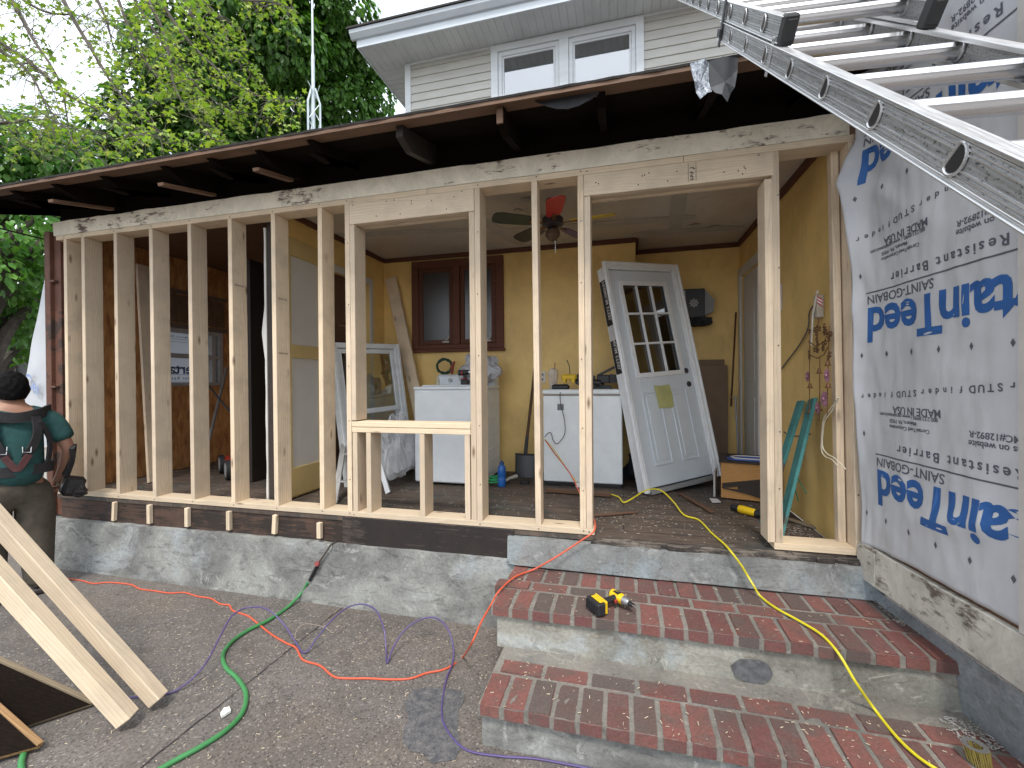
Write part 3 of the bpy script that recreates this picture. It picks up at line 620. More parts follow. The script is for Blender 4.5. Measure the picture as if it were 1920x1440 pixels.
tread('tread', SX0, SX1, [(-.572, -.358, .1085, 0), (-.356, -.25, .217, -.05), (-.248, -.05, .1085, 0)], -.215)
tread('tread', SX0+.065, SX1+.06, [(-.985, -.765, .1085, 0), (-.763, -.655, .217, .03)], -.43)
m = MB(); m.box((SX0+.07, -.656, -.487), (SX1+.05, -.54, -.434)); m.build('mortar_fillet', MORTAR, steps)
P0 = at(1410, 1258, Y=-.553); m = MB(); poly = []
for k in range(26): a = 2*math.pi*k/26; q = 1+.14*mnoise.noise(V((math.cos(a)*2, math.sin(a)*2, 1))); poly.append((.085*q*math.cos(a), .055*q*math.sin(a)))
m.prism(poly, .006, frameM(P0, (1, 0, 0), (0, 0, 1), (0, -1, 0))); m.build('mortar_patch', plain('dark_mortar_patch', (.12, .12, .125), .9, var=.5, sc=30), r2)

# ================================================================== HOUSE WING (right) with housewrap
wing = thing('house_wing', 'right hand house wall coming forward, covered in printed housewrap above a cream board', 'house', (1.4, -.5, GZ))
wd = V((.088, -.996, 0)).normalized(); wn = V((-wd.y*-1, wd.x, 0)); wn = V((-.996, -.088, 0)).normalized()
A = V((1.268, -.01, 0))
def wp(s, z, o=0): return A + wd*s + wn*o + V((0, 0, z))
def wbox(m, s0, s1, z0, z1, o0, o1, ch=0): m.box((s0, o0, z0), (s1, o1, z1), frameM(A, wd, wn, (0, 0, 1)), ch)
m = MB(); wbox(m, 0, 1.25, .0, 5.4, -.9, 0); wbox(m, -.9, -.0, 2.47, 5.4, -.9, -.01); m.build('sheathing', OLDW, wing)
m = MB(); wbox(m, .005, 1.25, -.105, .088, 0, .028, ch=.003); m.build('water_table_board', CREAM, wing, label='cream base board with flaking paint under the housewrap')
m = MB(); wbox(m, .0, .14, -.10, .07, .0285, .033); m.build('board_stub', CREAM, wing)
m = MB()
def cf(u, v):
    s = -.0+u*1.6; z = GZ-.05+(-.1+.65+.04-.05)*v*1.0
    return wp(s, z, -.02 + (-.055)*(1-v)*1.0 - .03*u*(1-v) + .006*mnoise.noise(V((s*5, z*5, 0))))
m.grid(cf, 40, 14); m.build('foundation', BLUEC, wing, smooth=True)
BEI = siding_mat('beige_trim', (.50, .48, .45)); m = MB(); wbox(m, .885, .995, .09, 5.3, 0, .03, ch=.004); m.build('corner_board', BEI, wing); m = MB(); wbox(m, .997, 1.25, .09, 5.3, 0, .02, ch=.004); m.build('side_trim', BEI, wing)
# draped sheet
edge = [(z, p.x) for z, p in ((q.z, q) for q in (at(x, y, Y=-.045) for x, y in [(1622, 1016), (1617, 900), (1612, 800), (1608, 650), (1602, 500), (1592, 420), (1579, 345), (1590, 300), (1612, 262)]))]
def edge_x(z):
    if z <= edge[0][0]: return edge[0][1]
    for (a, xa), (b, xb) in zip(edge, edge[1:]):
        if z <= b: return xa+(xb-xa)*(z-a)/(b-a)
    return edge[-1][1]
def drape(s, z):
    o = .018+.017*mnoise.noise(V((s*3.2, z*1.3, 2)))+.006*mnoise.noise(V((s*9+z*3, z*2.2-s*4, 5)))+.0035*mnoise.noise(V((s*22, z*7, 8)))
    o += -.009*abs(mnoise.noise(V((s*3.4+z*1.1, z*1.9-s*1.3, 11)))) + .007*max(0, .35-abs(mnoise.noise(V((s*2.1-z*.9, z*1.2+s*2.2, 17)))*3))
    o += .018*math.exp(-((z-.32-.25*(s-.4))/.05)**2)*max(0, min(1, (s-.3)*3))      # sagging fold low down
    o += .012*math.exp(-((z-2.05+s*.8)/.06)**2)*max(0, 1-s*1.6)
    e_ = max(0, min(1, (.884-s)/.14)); o = .008+(o-.008)*e_
    p = wp(s, z, max(.006, o))
    k = max(0, 1-s/.16); k = k*k
    p.x += (edge_x(z)-(A.x+.0))*k; p.y -= .028*k; return p
def zb(s): return .083+.012*math.sin(s*4)+.03*s
m = MB(); SN, ZN = 90, 240
m.grid(lambda u, v: drape(u*.884, zb(u)+(4.4-zb(u))*v), SN, ZN)
sheet = m.build('housewrap', WRAP, wing, smooth=True)
sm = sheet.modifiers.new('thick', 'SOLIDIFY'); sm.thickness = .0012; sm.offset = -1
# lettering : upside down on the sheet; local frame reads from the far corner back toward the porch
XS = 1.0
def wrap_text(items, name, mat, xs=1.0):
    mb = MB()
    for (s, s_end, z, size, bold, sp, tilt) in items:       # s_end = sheet coordinate (m from the corner) where the text ENDS (nearest the porch)
        vs, fs = textmesh(s, size, bold, sp); x1 = max(v.x for v in vs)
        bm = bmesh.new(); bv = [bm.verts.new((s_end+(x1-v.x)*xs, z-v.y+tilt*(x1-v.x), 0)) for v in vs]
        for f in fs:
            try: bm.faces.new([bv[i] for i in f])
            except ValueError: pass
        bmesh.ops.triangulate(bm, faces=bm.faces[:])
        for _ in range(3):
            le = [e for e in bm.edges if e.calc_length() > .03]
            if not le: break
            bmesh.ops.subdivide_edges(bm, edges=le, cuts=1)
        bm.verts.index_update(); bm.faces.index_update()
        out = [(drape(v.co.x, v.co.y)+wn*.0028) if v.co.x < .884 else None for v in bm.verts]
        keep = [[v.index for v in f.verts] for f in bm.faces if all(out[v.index] is not None for v in f.verts)]
        ids = sorted({i for f in keep for i in f}); mp_ = {i: k for k, i in enumerate(ids)}
        mb.add([out[i] for i in ids], [[mp_[i] for i in f] for f in keep]); bm.free()
    return mb.build(name, mat, sheet)
def sz(px, py):
    p = onplane(px, py, A, wn); return ((p-A).dot(wd), p.z)
LT = []; GT = []
#('WRAP', {k: tuple(round(q, 3) for q in sz(*k)) for k in [(1638, 580), (1890, 512), (1633, 553), (1853, 480), (1614, 742), (1888, 722), (1727, 735), (1750, 770), (1680, 780), (1750, 812), (1690, 802), (1825, 815), (1638, 670), (1843, 640), (1651, 965), (1862, 1053), (1643, 818), (1652, 882), (1690, 520)]})
#    logo blocks: (end px, baseline px)
def twid(t, size, bold, sp):
    vs, fs = textmesh(t, size, bold, sp); return max(v.x for v in vs)
def logo(endpx, basepy, xh):
    s_, z_ = sz(endpx, basepy); w_ = twid('Teed', xh, .0068, .97)*.93; LT.append((s_, z_)); 
    wrap_text([('Teed', s_, z_, xh, .0068, .97, 0)], 'printed_logo', INKB, .93); wrap_text([('Certain', s_+w_-.008, z_, xh, .0068, .97, 0)], 'printed_logo', INKB, .93); return s_, z_
s1, z1 = logo(1638, 580, .247); s2, z2 = logo(1652, 882, .247); s3, z3 = logo(1632, 285, .247)
for (s_, z_) in ((s1, z1), (s2, z2), (s3, z3)):
    GT.append(('SAINT-GOBAIN', s_, z_+.067, .062, .0008, 1.0, 0)); GT.append(('Weather Resistant Barrier', s_+.15, z_+.150, .060, .0012, 1.4, 0))
    GT.append(('MADE IN USA', s_+.11, z_+.335, .050, .0008, .95, 0))
    for k, t in enumerate(('800.233.8990 / www.certainteed.com', 'Malvern, PA 19355', 'CertainTeed Corporation')): GT.append((t, s_+.02+.07*(k > 0), z_+.300-.028*k, .0255, .0004, .95, 0))
    for k, t in enumerate(('CCMC#12892-R', 'see instructions on website')): GT.append((t, s_+.54, z_+.265-.036*k, .036, .0006, 1.0, 0))
for t_ in GT: wrap_text([t_], 'printed_small_text', INKG)
for zz in (z2+.385, z1+.385):
    for S0 in (1.214, .812, .41):
        row = [(ch_, S0-.04*i_-.012, zz+.08*(S0-.04*i_), .042 if i_ < 4 else .038, .001, 1.0, 0) for i_, ch_ in enumerate('STUDfinder') if -.03 < S0-.04*i_-.012 < .85]
        if row: wrap_text(row, 'printed_small_text', INKG)
for (s_, z_) in ((s1, z1), (s2, z2), (s3, z3)):
    m = MB(); n = 40; vs = []
    for i in range(n+1):
        s = s_-.01+(.88-s_)*i/n; vs += [drape(s, z_+.080)+wn*.0028, drape(s, z_+.087)+wn*.0028]
    m.add(vs, [(2*i, 2*i+1, 2*i+3, 2*i+2) for i in range(n)]); m.build('printed_line', INKG, sheet)
    dm_ = [(.05+.16*k, z_-.24) for k in range(6)]+[(.05, z_+.18)]
    for (a0, b0) in dm_:
        m = MB(); m.add([drape(a0+a, b0+b)+wn*.0028 for a, b in ((-.009, 0), (0, -.016), (.009, 0), (0, .016))], [(0, 1, 2, 3)])
        if a0 < .86: m.build('printed_diamond', INKG, sheet)

# loose housewrap on the far left wall
g = thing('housewrap_sheet', 'white triangular flap of printed housewrap hanging off the left outer wall', 'housewrap', (-5.2, .1, .5))
C4 = [at(93, 468, Y=.08), at(103, 468, Y=.16), at(88, 800, Y=.12), at(30, 800, Y=.62)]
m = MB()
TL = at(94, 470, X=-5.09); TR = V((-5.08, .02, TL.z)); BR = V((-5.083, .02, .35)); BL = at(30, 800, X=-5.55)
def flapf(u, v):
    p = TL.lerp(BL, v).lerp(TR.lerp(BR, v), u); return p+V((-.02*mnoise.noise(V((u*3, v*5, 1))), 0, 0))
m.grid(flapf, 16, 40); sh2 = m.build('sheet', WRAP, g, smooth=True)
nn = (BL-TR).cross(BR-TR).normalized(); nn = nn if nn.dot(CAM-TR) > 0 else -nn
xd = (flapf(1, .62)-flapf(0, .62)).normalized()
mb = MB(); vs, fs = textmesh('CertainTeed', .17, .003); O = flapf(.22, .73)+nn*.03
mx_ = max(v.x for v in vs)
vv = [O+xd*v.x+V((0, 0, 1))*v.y for v in vs]; keep = [f for f in fs if all((vv[i]-O).dot(xd) < .24 for i in f)]
ids = sorted({i for f in keep for i in f}); mp_ = {i: k for k, i in enumerate(ids)}
mb.add([vv[i] for i in ids], [[mp_[i] for i in f] for f in keep]); mb.build('printed_logo', INKP, sh2)

# ================================================================== UPPER HOUSE
HY, HX0, HX1, HZ = 2.8, -2.92, 2.6, 5.42
house = thing('house', 'white two storey house with pale lap siding rising behind the porch roof', 'house', (0, 5, GZ))
m = MB(); m.box((HX0+.03, HY+.03, GZ), (HX1, 9, HZ)); m.build('wall', SIDING, house)
wx0, wx1, wzt = -1.66, .28, 5.405; wzb = 4.0
def lap(x0, x1, z0, z1, y, axis=0):
    m = MB(); z = z0; p = .112
    while z < z1-.001:
        zt = min(z+p, z1); m.add([(x0, y-.016, z), (x1, y-.016, z), (x1, y-.003, zt), (x0, y-.003, zt), (x0, y+.03, z), (x1, y+.03, z), (x1, y+.03, zt), (x0, y+.03, zt)], [(0, 1, 2, 3), (0, 4, 5, 1), (1, 5, 6, 2), (0, 3, 7, 4)]); z = zt
    return m
a = lap(HX0+.09, wx0, 3.2, HZ-.03, HY); b = lap(wx1, HX1, 3.2, HZ-.03, HY); a.add(b.v, b.f); c = lap(wx0, wx1, 3.2, wzb, HY); a.add(c.v, c.f); a.build('lap_siding', SIDING, house)
m = MB(); m.box((HX0, HY-.022, 3.1), (HX0+.088, HY+.1, HZ), ch=.004); m.build('corner_board', VINYL, house)
for a_, b_ in ((HX0+.09, wx0), (wx1, HX1)): m = MB(); m.box((a_, HY-.03, HZ-.035), (b_, HY, HZ-.001), ch=.003); m.build('frieze_strip', VINYL, house)
win = MB()
for (x0, x1, z0, z1) in ((wx0, wx0+.095, wzb, wzt-.09), (wx1-.095, wx1, wzb, wzt-.09), (wx0, wx1, wzt-.09, wzt), (-.755, -.635, wzb, wzt-.09), (wx0, wx1, wzb-.05, wzb)): win.box((x0, HY-.045, z0), (x1, HY+.02, z1), ch=.004)
hw = win.build('double_window', VINYL, house)
for (x0, x1) in ((wx0+.097, -.757), (-.633, wx1-.097)):
    m = MB()
    for (a0, a1, b0, b1, y) in ((x0, x0+.05, wzb, wzt-.092, 0), (x1-.05, x1, wzb, wzt-.092, 0), (x0+.05, x1-.05, wzt-.15, wzt-.092, 0), (x0+.05, x1-.05, 4.70, 4.745, -.008), (x0+.05, x1-.05, wzb, wzb+.05, 0)): m.box((a0, HY-.025+y, b0), (a1, HY+.02, b1), ch=.004)
    for (a0, a1, b0, b1) in ((x0+.052, x0+.075, 4.74, wzt-.152), (x1-.075, x1-.052, 4.74, wzt-.152), (x0+.075, x1-.075, wzt-.175, wzt-.152)): m.box((a0, HY-.012, b0), (a1, HY+.02, b1), ch=.002)
    sa = m.build('sash', VINYL, hw); m = MB(); m.box((x0+.05, HY+.004, wzb+.05), (x1-.05, HY+.008, wzt-.15)); m.build('pane', glass('upper_pane_glass', (.5, .53, .58), .03, .55), sa)
    m = MB(); k = 0; zt = wzt-.3 if x0 < -1 else wzt-.28
    for z in [4.0+.046*i for i in range(int((zt-4.0)/.046))]: m.box((x0+.05, HY+.055, z), (x1-.05, HY+.06, z+.043))
    m.build('blind', plain('pale_blind', (.24, .235, .27), .7), sa)
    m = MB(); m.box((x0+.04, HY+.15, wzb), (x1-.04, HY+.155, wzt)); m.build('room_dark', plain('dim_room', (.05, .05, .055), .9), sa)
# the wall box is solid: carve the window niche by pushing the box back there
for o in list(house.children):
    if o.name.startswith('wall'): 
        bpy.data.objects.remove(o)
m = MB(); m.box((HX0+.03, HY+.03, GZ), (wx0+.01, 9, HZ)); m.box((wx1-.01, HY+.03, GZ), (HX1, 9, HZ)); m.box((wx0+.01, HY+.2, GZ), (wx1-.01, 9, HZ)); m.box((wx0+.01, HY+.03, GZ), (wx1-.01, HY+.2, wzb)); m.build('wall', SIDING, house)
# soffit with vee grooves, fascia, gutter edge, roof
OY, OX = 2.33, -3.38
m = MB(); p = .098; x = OX+.02
while x < HX1:
    x2 = x+p; m.add([(x, OY+.02, HZ), (x+.008, OY+.02, HZ-.008), (x2-.008, OY+.02, HZ-.008), (x2, OY+.02, HZ), (x, HY+.02, HZ), (x+.008, HY+.02, HZ-.008), (x2-.008, HY+.02, HZ-.008), (x2, HY+.02, HZ)], [(0, 1, 5, 4), (1, 2, 6, 5), (2, 3, 7, 6)]); x = x2
y = HY+.02
while y < 8.8:
    m.add([(OX+.02, y, HZ), (OX+.02, y+.008, HZ-.008), (OX+.02, y+p-.008, HZ-.008), (OX+.02, y+p, HZ), (HX0+.05, y, HZ), (HX0+.05, y+.008, HZ-.008), (HX0+.05, y+p-.008, HZ-.008), (HX0+.05, y+p, HZ)], [(0, 1, 5, 4), (1, 2, 6, 5), (2, 3, 7, 6)]); y += p
m.build('soffit', SOFFIT, house)
m = MB(); m.box((OX, OY, HZ-.02), (HX1+.3, OY+.02, HZ+.16), ch=.003); m.box((OX, OY+.021, HZ-.02), (OX+.02, 9.3, HZ+.16), ch=.003); m.build('fascia', FASCIA, house)
m = MB(); M_ = frameM((OX-.06, 0, 0), (0, 1, 0), (0, 0, 1), (1, 0, 0)); P = [(OY-.001, HZ+.075), (OY-.03, HZ+.08), (OY-.075, HZ+.13), (OY-.08, HZ+.175), (OY-.001, HZ+.175)]; m.prism(P, HX1-OX+.4, M_); m.build('gutter', siding_mat('gutter_white', (.62, .66, .70)), house)
m = MB(); m.add([(OX-.09, OY-.1, HZ+.178), (HX1+.3, OY-.1, HZ+.178), (HX1+.3, 6, HZ+1.9), (OX+2.5, 6, HZ+1.9), (OX-.09, 9.4, HZ+.178), (OX-.09, OY-.1, HZ+.20), (HX1+.3, OY-.1, HZ+.20), (HX1+.3, 6, HZ+1.93), (OX+2.5, 6, HZ+1.93), (OX-.09, 9.4, HZ+.20)], [(0, 1, 2, 3), (0, 3, 4), (5, 6, 7, 8), (5, 8, 9), (0, 1, 6, 5), (0, 5, 9, 4)]); m.build('roof', SHINGLE, house)
# ================================================================== EXTENSION LADDER
def camv(x, y, z): return rgt*x+upv*y+fwd*z
lt = camv(.214, .955, 1.0).normalized()
L0 = CAM + camv(.746, .377, .728)                       # first visible rung joint on the near rail
lr = camv(.469, .02, -.06); lr = (lr-lt*lr.dot(lt)).normalized(); ln = lt.cross(lr).normalized()
if ln.z < 0: ln = -ln
SP = .3055; LWD = .455
s_foot = -((L0.z-GZ)/lt.z)+.03
foot = L0+lt*s_foot
ladder = thing('extension_ladder', 'large aluminium extension ladder slanting up over the roof edge at the right', 'ladder', foot)
def lp(s, a, b): return L0+lt*s+lr*a+ln*b
LM = frameM(L0, lt, lr, ln)
def rail(name, a0, side, s0, s1, n0, h=.072, web=.0035, flw=.024):
    m = MB(); m.box((s0, a0-web/2, n0-h/2), (s1, a0+web/2, n0+h/2))
    m.k = 1
    for q in (-1, 1): 
        zc = n0+q*(h/2); m.box((s0, min(a0-side*.009, a0+side*flw), zc-.002), (s1, max(a0-side*.009, a0+side*flw)+.0, zc+.002), ch=.0012)
        m.box((s0, a0+side*flw-.0022, zc-(.010 if q > 0 else 0)), (s1, a0+side*flw+.0022, zc+(0 if q > 0 else .010)))
        for rr in (0, .007, .014):
            z2 = n0+q*(h/2-.010-rr); m.box((s0, min(a0, a0-side*.0042), z2-.0014), (s1, max(a0, a0-side*.0042), z2+.0014))
        z2 = n0+q*(h/2-.005); m.box((s0, min(a0, a0-side*.0045), z2-.003), (s1, max(a0, a0-side*.0045), z2+.003), ch=.0012)
    return m.build(name, [ALUMWEB, ALUM], ladder, LM)
S_TOP = 4.55
B_TOP = 6.9*SP
rail('rail', 0, 1, s_foot, B_TOP, 0); rail('rail', LWD, -1, s_foot, B_TOP, 0)
FN = .08; FS = 3.62*SP
rail('fly_rail', .004, 1, FS, S_TOP, FN, h=.070); rail('fly_rail', LWD-.004, -1, FS, S_TOP, FN, h=.070)
def rung(name, s, n0, par=ladder):
    m = MB(); n = 28; vs = []
    for a in (-.0035, LWD+.0035):
        for k in range(n):
            t = 2*math.pi*k/n; rr = .0225*(1+.045*math.cos(10*t)); y = math.sin(t)*rr; x = math.cos(t)*rr
            if y > .009: y = .009+(y-.009)*.12
            vs.append((s+y*.966-x*.26, a, n0+y*.26+x*.966))
    m.add(vs, [(k, (k+1) % n, n+(k+1) % n, n+k) for k in range(n)])
    r = m.build(name, ALRUNG, ladder, LM, smooth=True)
    for a, q in ((-.0045, -1), (LWD+.0045, 1)):
        m = MB()
        for a2, rr, tt in ((a, .0255, .0028), (LWD-.006 if q > 0 else .008, .0275, .004)):
            pts = []
            for k in range(21):
                t = 2*math.pi*k/20; y = math.sin(t)*rr; y = .0115+(y-.0115)*.12 if y > .0115 else y; x = math.cos(t)*rr; pts.append((s+y*.966-x*.26, a2, n0+y*.26+x*.966))
            m.tube(pts, tt, 6, cap=False)
        m.build('rung_collar', ALUM, r, LM, smooth=True)
    for a in (-.0038, LWD+.0038):
        m = MB(); m.prism([(s+min(math.sin(t)*.0215, .0095)*.966-math.cos(t)*.0215*.26, n0+min(math.sin(t)*.0215, .0095)*.26+math.cos(t)*.0215*.966) for t in [2*math.pi*k/16 for k in range(16)]], .0008, frameM((0, a, 0), (1, 0, 0), (0, 0, 1), (0, -1, 0)))
        m.build('rung_hole', BLACK, r, LM)
k = int(math.ceil((s_foot+.15)/SP))
while k*SP < B_TOP-.05: rung('rung', k*SP, 0); k += 1
k = 4
while k*SP+.1 < S_TOP-.1: rung('fly_rung', k*SP+.10, FN+.004); k += 1
for a, sd_ in ((.004, 1), (LWD-.004, -1)):
    m = MB(); lo, hi = min(a-sd_*.006, a+sd_*.037), max(a-sd_*.006, a+sd_*.037); m.box((FS-.03, lo, FN-.043), (FS+.022, hi, FN+.043), ch=.006); m.box((FS-.034, lo+.006, FN-.03), (FS-.029, hi-.006, FN+.03), ch=.002)
    m.build('rubber_boot', RUBBER, ladder, LM)
    m = MB(); m.box((FS+.03, min(a-sd_*.010, a-sd_*.006), -.055), (FS+.055, max(a-sd_*.010, a-sd_*.006), FN-.02), ch=.001); m.box((FS+.03, min(a-sd_*.01, a+sd_*.03), -.004+.05), (FS+.055, max(a-sd_*.01, a+sd_*.03), .0545), ch=.001); m.build('guide_clip', ALUM, ladder, LM)
m = MB(); m.box((6.6*SP, -.012, -.06), (6.72*SP, -.006, FN+.052), ch=.001); m.box((6.6*SP, -.02, -.02), (6.78*SP, -.006, .015), ch=.002); m.build('guide_bracket', plain('dark_bracket', (.10, .10, .105), .5, .5), ladder, LM)
m = MB(); m.box((4.9*SP, .06, .035), (4.9*SP+.05, .075, .06), ch=.002); m.tube([V((4.9*SP+.05, .068, .05)), V((4.9*SP+.09, .068, .035)), V((4.9*SP+.1, .068, .0)), V((4.9*SP+.13, .068, .01))], .004, 6); m.build('rung_lock', SILV, ladder, LM, smooth=True)
for a, sd_ in ((0, 1), (LWD, -1)):
    m = MB(); m.box((s_foot-.02, min(a-sd_*.01, a+sd_*.06), -.05), (s_foot+.06, max(a-sd_*.01, a+sd_*.06), .05), ch=.005); m.build('foot_pad', RUBBER, ladder, LM)

# ================================================================== LOOSE TIMBERS bottom left
def leaner(name, label, endpx, edgepx, dd, w_):
    e = at(*endpx, Z=GZ+.045); q = at(*edgepx, d=dd); d = (q-e).normalized(); return board(name, e, e+d*2.1, w_, w_, (0, 0, 1), PINE, None, ch=.004, label=label, cat='timber', group='loose pine timbers bottom left')
leaner('pine_timber', 'pine timber leaning at lower left, the one nearer the camera', (240, 1348), (0, 1084), 1.95, .07)
leaner('pine_timber', 'pine timber leaning at lower left, the one nearer the wall', (298, 1312), (0, 980), 2.12, .066)
PLYE = wood('grey_ply_edge', (.30, .24, .16), (.2, .155, .10), knots=False)
# two tilted panels in the bottom left corner, tops painted black for deep shade
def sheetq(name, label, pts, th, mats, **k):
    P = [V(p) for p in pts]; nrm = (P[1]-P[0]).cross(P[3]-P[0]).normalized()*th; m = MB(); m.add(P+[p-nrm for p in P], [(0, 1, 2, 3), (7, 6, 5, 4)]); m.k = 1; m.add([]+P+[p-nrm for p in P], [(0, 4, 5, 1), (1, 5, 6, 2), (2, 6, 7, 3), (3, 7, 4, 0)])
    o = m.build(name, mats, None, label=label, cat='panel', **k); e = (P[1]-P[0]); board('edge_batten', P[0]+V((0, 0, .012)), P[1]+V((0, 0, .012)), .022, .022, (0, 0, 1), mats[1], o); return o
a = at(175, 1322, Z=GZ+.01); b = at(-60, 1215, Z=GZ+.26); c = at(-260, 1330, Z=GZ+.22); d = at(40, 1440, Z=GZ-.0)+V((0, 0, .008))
sheetq('wood_panel', 'thin grey edged panel with top painted as shade lying tilted in the lower left corner, the farther one', [b, a, a+(a-b)*.0+V((-.32, -.42, -.0)), b+V((-.32, -.42, -.05))], .014, [SHADEW, PLYE], group='dark boards in the corner')
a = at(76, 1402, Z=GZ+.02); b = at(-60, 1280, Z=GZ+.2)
sheetq('wood_panel', 'thin orange edged panel in the lower left corner, the nearer one', [b, a, a+V((-.4, -.35, .0)), b+V((-.4, -.35, -.03))], .016, [SHADEW, wood('orange_ply_edge', (.36, .22, .1), (.25, .14, .06), knots=False)], group='dark boards in the corner')

# ================================================================== CORDS AND HOSES
def cord(name, label, cat, pts, r, mat, parent=None, n=8, **k):
    m = MB(); m.tube(spline(pts, 8), r, n); return m.build(name, mat, parent, smooth=True, label=label, cat=cat, **k)
ORG = plain('orange_cord_jacket', (.62, .10, .045), .45); YEL = plain('yellow_cord_jacket', (.68, .58, .02), .4); GRN = plain('green_hose_rubber', (.05, .22, .07), .45); PUR = plain('purple_hose_rubber', (.085, .06, .17), .4)
gz = GZ+.006
o1 = [at(x, y, Z=gz) for x, y in [(108, 1082), (135, 1086), (155, 1089), (175, 1094), (205, 1092), (245, 1096), (262, 1104), (290, 1108), (318, 1112), (345, 1111), (370, 1118), (395, 1122), (412, 1132), (430, 1135), (437, 1145), (465, 1155), (482, 1168), (510, 1190), (535, 1205), (555, 1215), (568, 1237), (600, 1248), (625, 1268), (650, 1272), (690, 1272), (735, 1274), (770, 1272), (800, 1262), (830, 1256), (850, 1246), (868, 1232)]]
o1 += [at(885, 1205, X=-.73), at(903, 1165, X=-.72), at(922, 1132, X=-.71), at(936, 1108, Z=-.200), at(965, 1082, Z=-.2), at(1000, 1068, Z=-.2), at(1030, 1052, Y=-.13), at(1065, 1030, Y=-.105), at(1095, 1010, Y=-.1), at(1112, 998, Y=-.07), at(1116, 983, Y=.02), at(1110, 965, Z=.01), at(1092, 935, Z=.02), at(1070, 890, Y=.9), at(1040, 850, Y=1.1), at(1022, 825, Y=1.2)]
cord('extension_cord', 'orange extension cord snaking over the driveway and up the steps', 'cord', o1, .0052, ORG)
y1 = [at(1143, 926, Z=.012), at(1160, 932, Z=.012), at(1170, 942, Z=.01), at(1190, 932, Z=.03), at(1212, 919, Z=.07), at(1238, 919, Z=.08), at(1262, 940, Z=.03), at(1282, 965, Z=.008), at(1310, 975, Z=.005), at(1335, 1000, Z=.004), at(1358, 1020, Z=.008), at(1372, 1036, Y=-.09), at(1390, 1060, Y=-.105), at(1402, 1080, Y=-.11), at(1413, 1098, Y=-.14), at(1426, 1118, Z=-.206), at(1455, 1140, Z=-.206), at(1500, 1165, Z=-.206), at(1540, 1190, Z=-.206), at(1572, 1225, Y=-.585), at(1605, 1280, Y=-.64), at(1640, 1330, Z=-.422), at(1680, 1380, Z=-.42), at(1720, 1418, Z=-.42), at(1765, 1448, Z=-.42), at(1830, 1490, Z=-.5), at(1900, 1560, Z=-.6), at(2000, 1600, Z=GZ+.01)]
cord('extension_cord', 'bright yellow extension cord running from the doorway down the brick steps', 'cord', y1, .0058, YEL)
gr = thing('garden_hose', 'thick green hose curving over the driveway to a black coupling at the wall', 'hose', at(585, 1085, Z=gz))
g1 = [at(578, 1092, Y=-.05), at(565, 1112, Z=GZ+.06), at(540, 1138, Z=GZ+.012), at(505, 1162, Z=GZ+.012), at(465, 1182, Z=GZ+.012), at(435, 1203, Z=GZ+.012), at(418, 1228, Z=GZ+.012), at(424, 1252, Z=GZ+.012), at(445, 1272, Z=GZ+.012), at(461, 1300, Z=GZ+.012), at(455, 1335, Z=GZ+.012), at(425, 1368, Z=GZ+.012), at(380, 1398, Z=GZ+.012), at(330, 1425, Z=GZ+.012), at(290, 1448, Z=GZ+.012), at(200, 1500, Z=GZ+.012), at(60, 1520, Z=GZ+.012), at(40, 1440, Z=GZ+.012), at(44, 1400, Z=GZ+.012), at(20, 1350, Z=GZ+.012), at(-30, 1340, Z=GZ+.012)]
cord('hose', None, None, g1, .0115, GRN, gr, 10)
a, b, c = at(581, 1088, Y=-.052), at(597, 1056, Y=-.062), at(620, 1022, Y=-.06)
m = MB(); m.tube([a, a.lerp(b, .8)], .013, 10); m.build('coupling', BLACK, gr, smooth=True)
m = MB(); m.lathe([(.004, -.008), (.019, -.008), (.02, 0), (.019, .008), (.004, .008)], 8, Matrix.Translation(a.lerp(b, 1.0)+V((0, -.012, 0))) @ Matrix.Rotation(R(60), 4, 'X')); m.build('valve_wheel', plain('red_valve', (.2, .03, .03), .5), gr)
m = MB(); m.tube([a.lerp(b, .85), b, b.lerp(c, .5), c, c+V((0, .06, .01))], [.009, .008, .006, .0065, .0065], 8); m.build('spigot_pipe', plain('dull_brass', (.12, .10, .085), .5, .6), gr, smooth=True)
pz = GZ+.006
def arc(p, q, h, n=7, lean=.0):
    out = []
    for i in range(1, n): t = i/n; out.append(p.lerp(q, t)+V((0, -lean*math.sin(math.pi*t), h*math.sin(math.pi*t))))
    return out
def apx(l): return [at(x, y, Z=GZ+z) for x, y, z in l]
pu = apx([(-40, 1330, .02), (30, 1300, .02), (80, 1322, .01), (170, 1312, .006), (300, 1303, .006), (345, 1285, .02), (385, 1245, .07), (412, 1195, .12), (435, 1155, .16), (465, 1139, .17), (500, 1142, .16), (530, 1168, .10), (555, 1205, .03), (572, 1224, .008), (595, 1195, .06), (620, 1165, .12), (650, 1140, .15), (680, 1133, .16), (705, 1145, .15), (720, 1180, .10), (724, 1218, .02), (726, 1243, .006), (738, 1213, .05), (760, 1180, .11), (790, 1161, .15), (818, 1159, .15), (840, 1180, .12), (850, 1215, .06), (848, 1245, .02), (838, 1270, .008), (830, 1310, .006), (830, 1350, .006), (850, 1385, .006), (880, 1408, .006), (940, 1418, .006), (1000, 1422, .006), (1060, 1432, .006), (1130, 1448, .006), (1300, 1500, .006), (1500, 1600, .006)])
cord('air_hose', 'thin purple air hose springing up in three loops over the driveway', 'hose', pu, .0048, PUR)
cord('wire_scrap', 'short tan wire bent on the driveway beside the purple hose', 'wire', apx([(552, 1205, .02), (556, 1182, .05), (572, 1170, .06), (598, 1173, .04), (615, 1180, .02), (622, 1187, .006)]), .002, plain('tan_wire', (.3, .24, .2), .6))
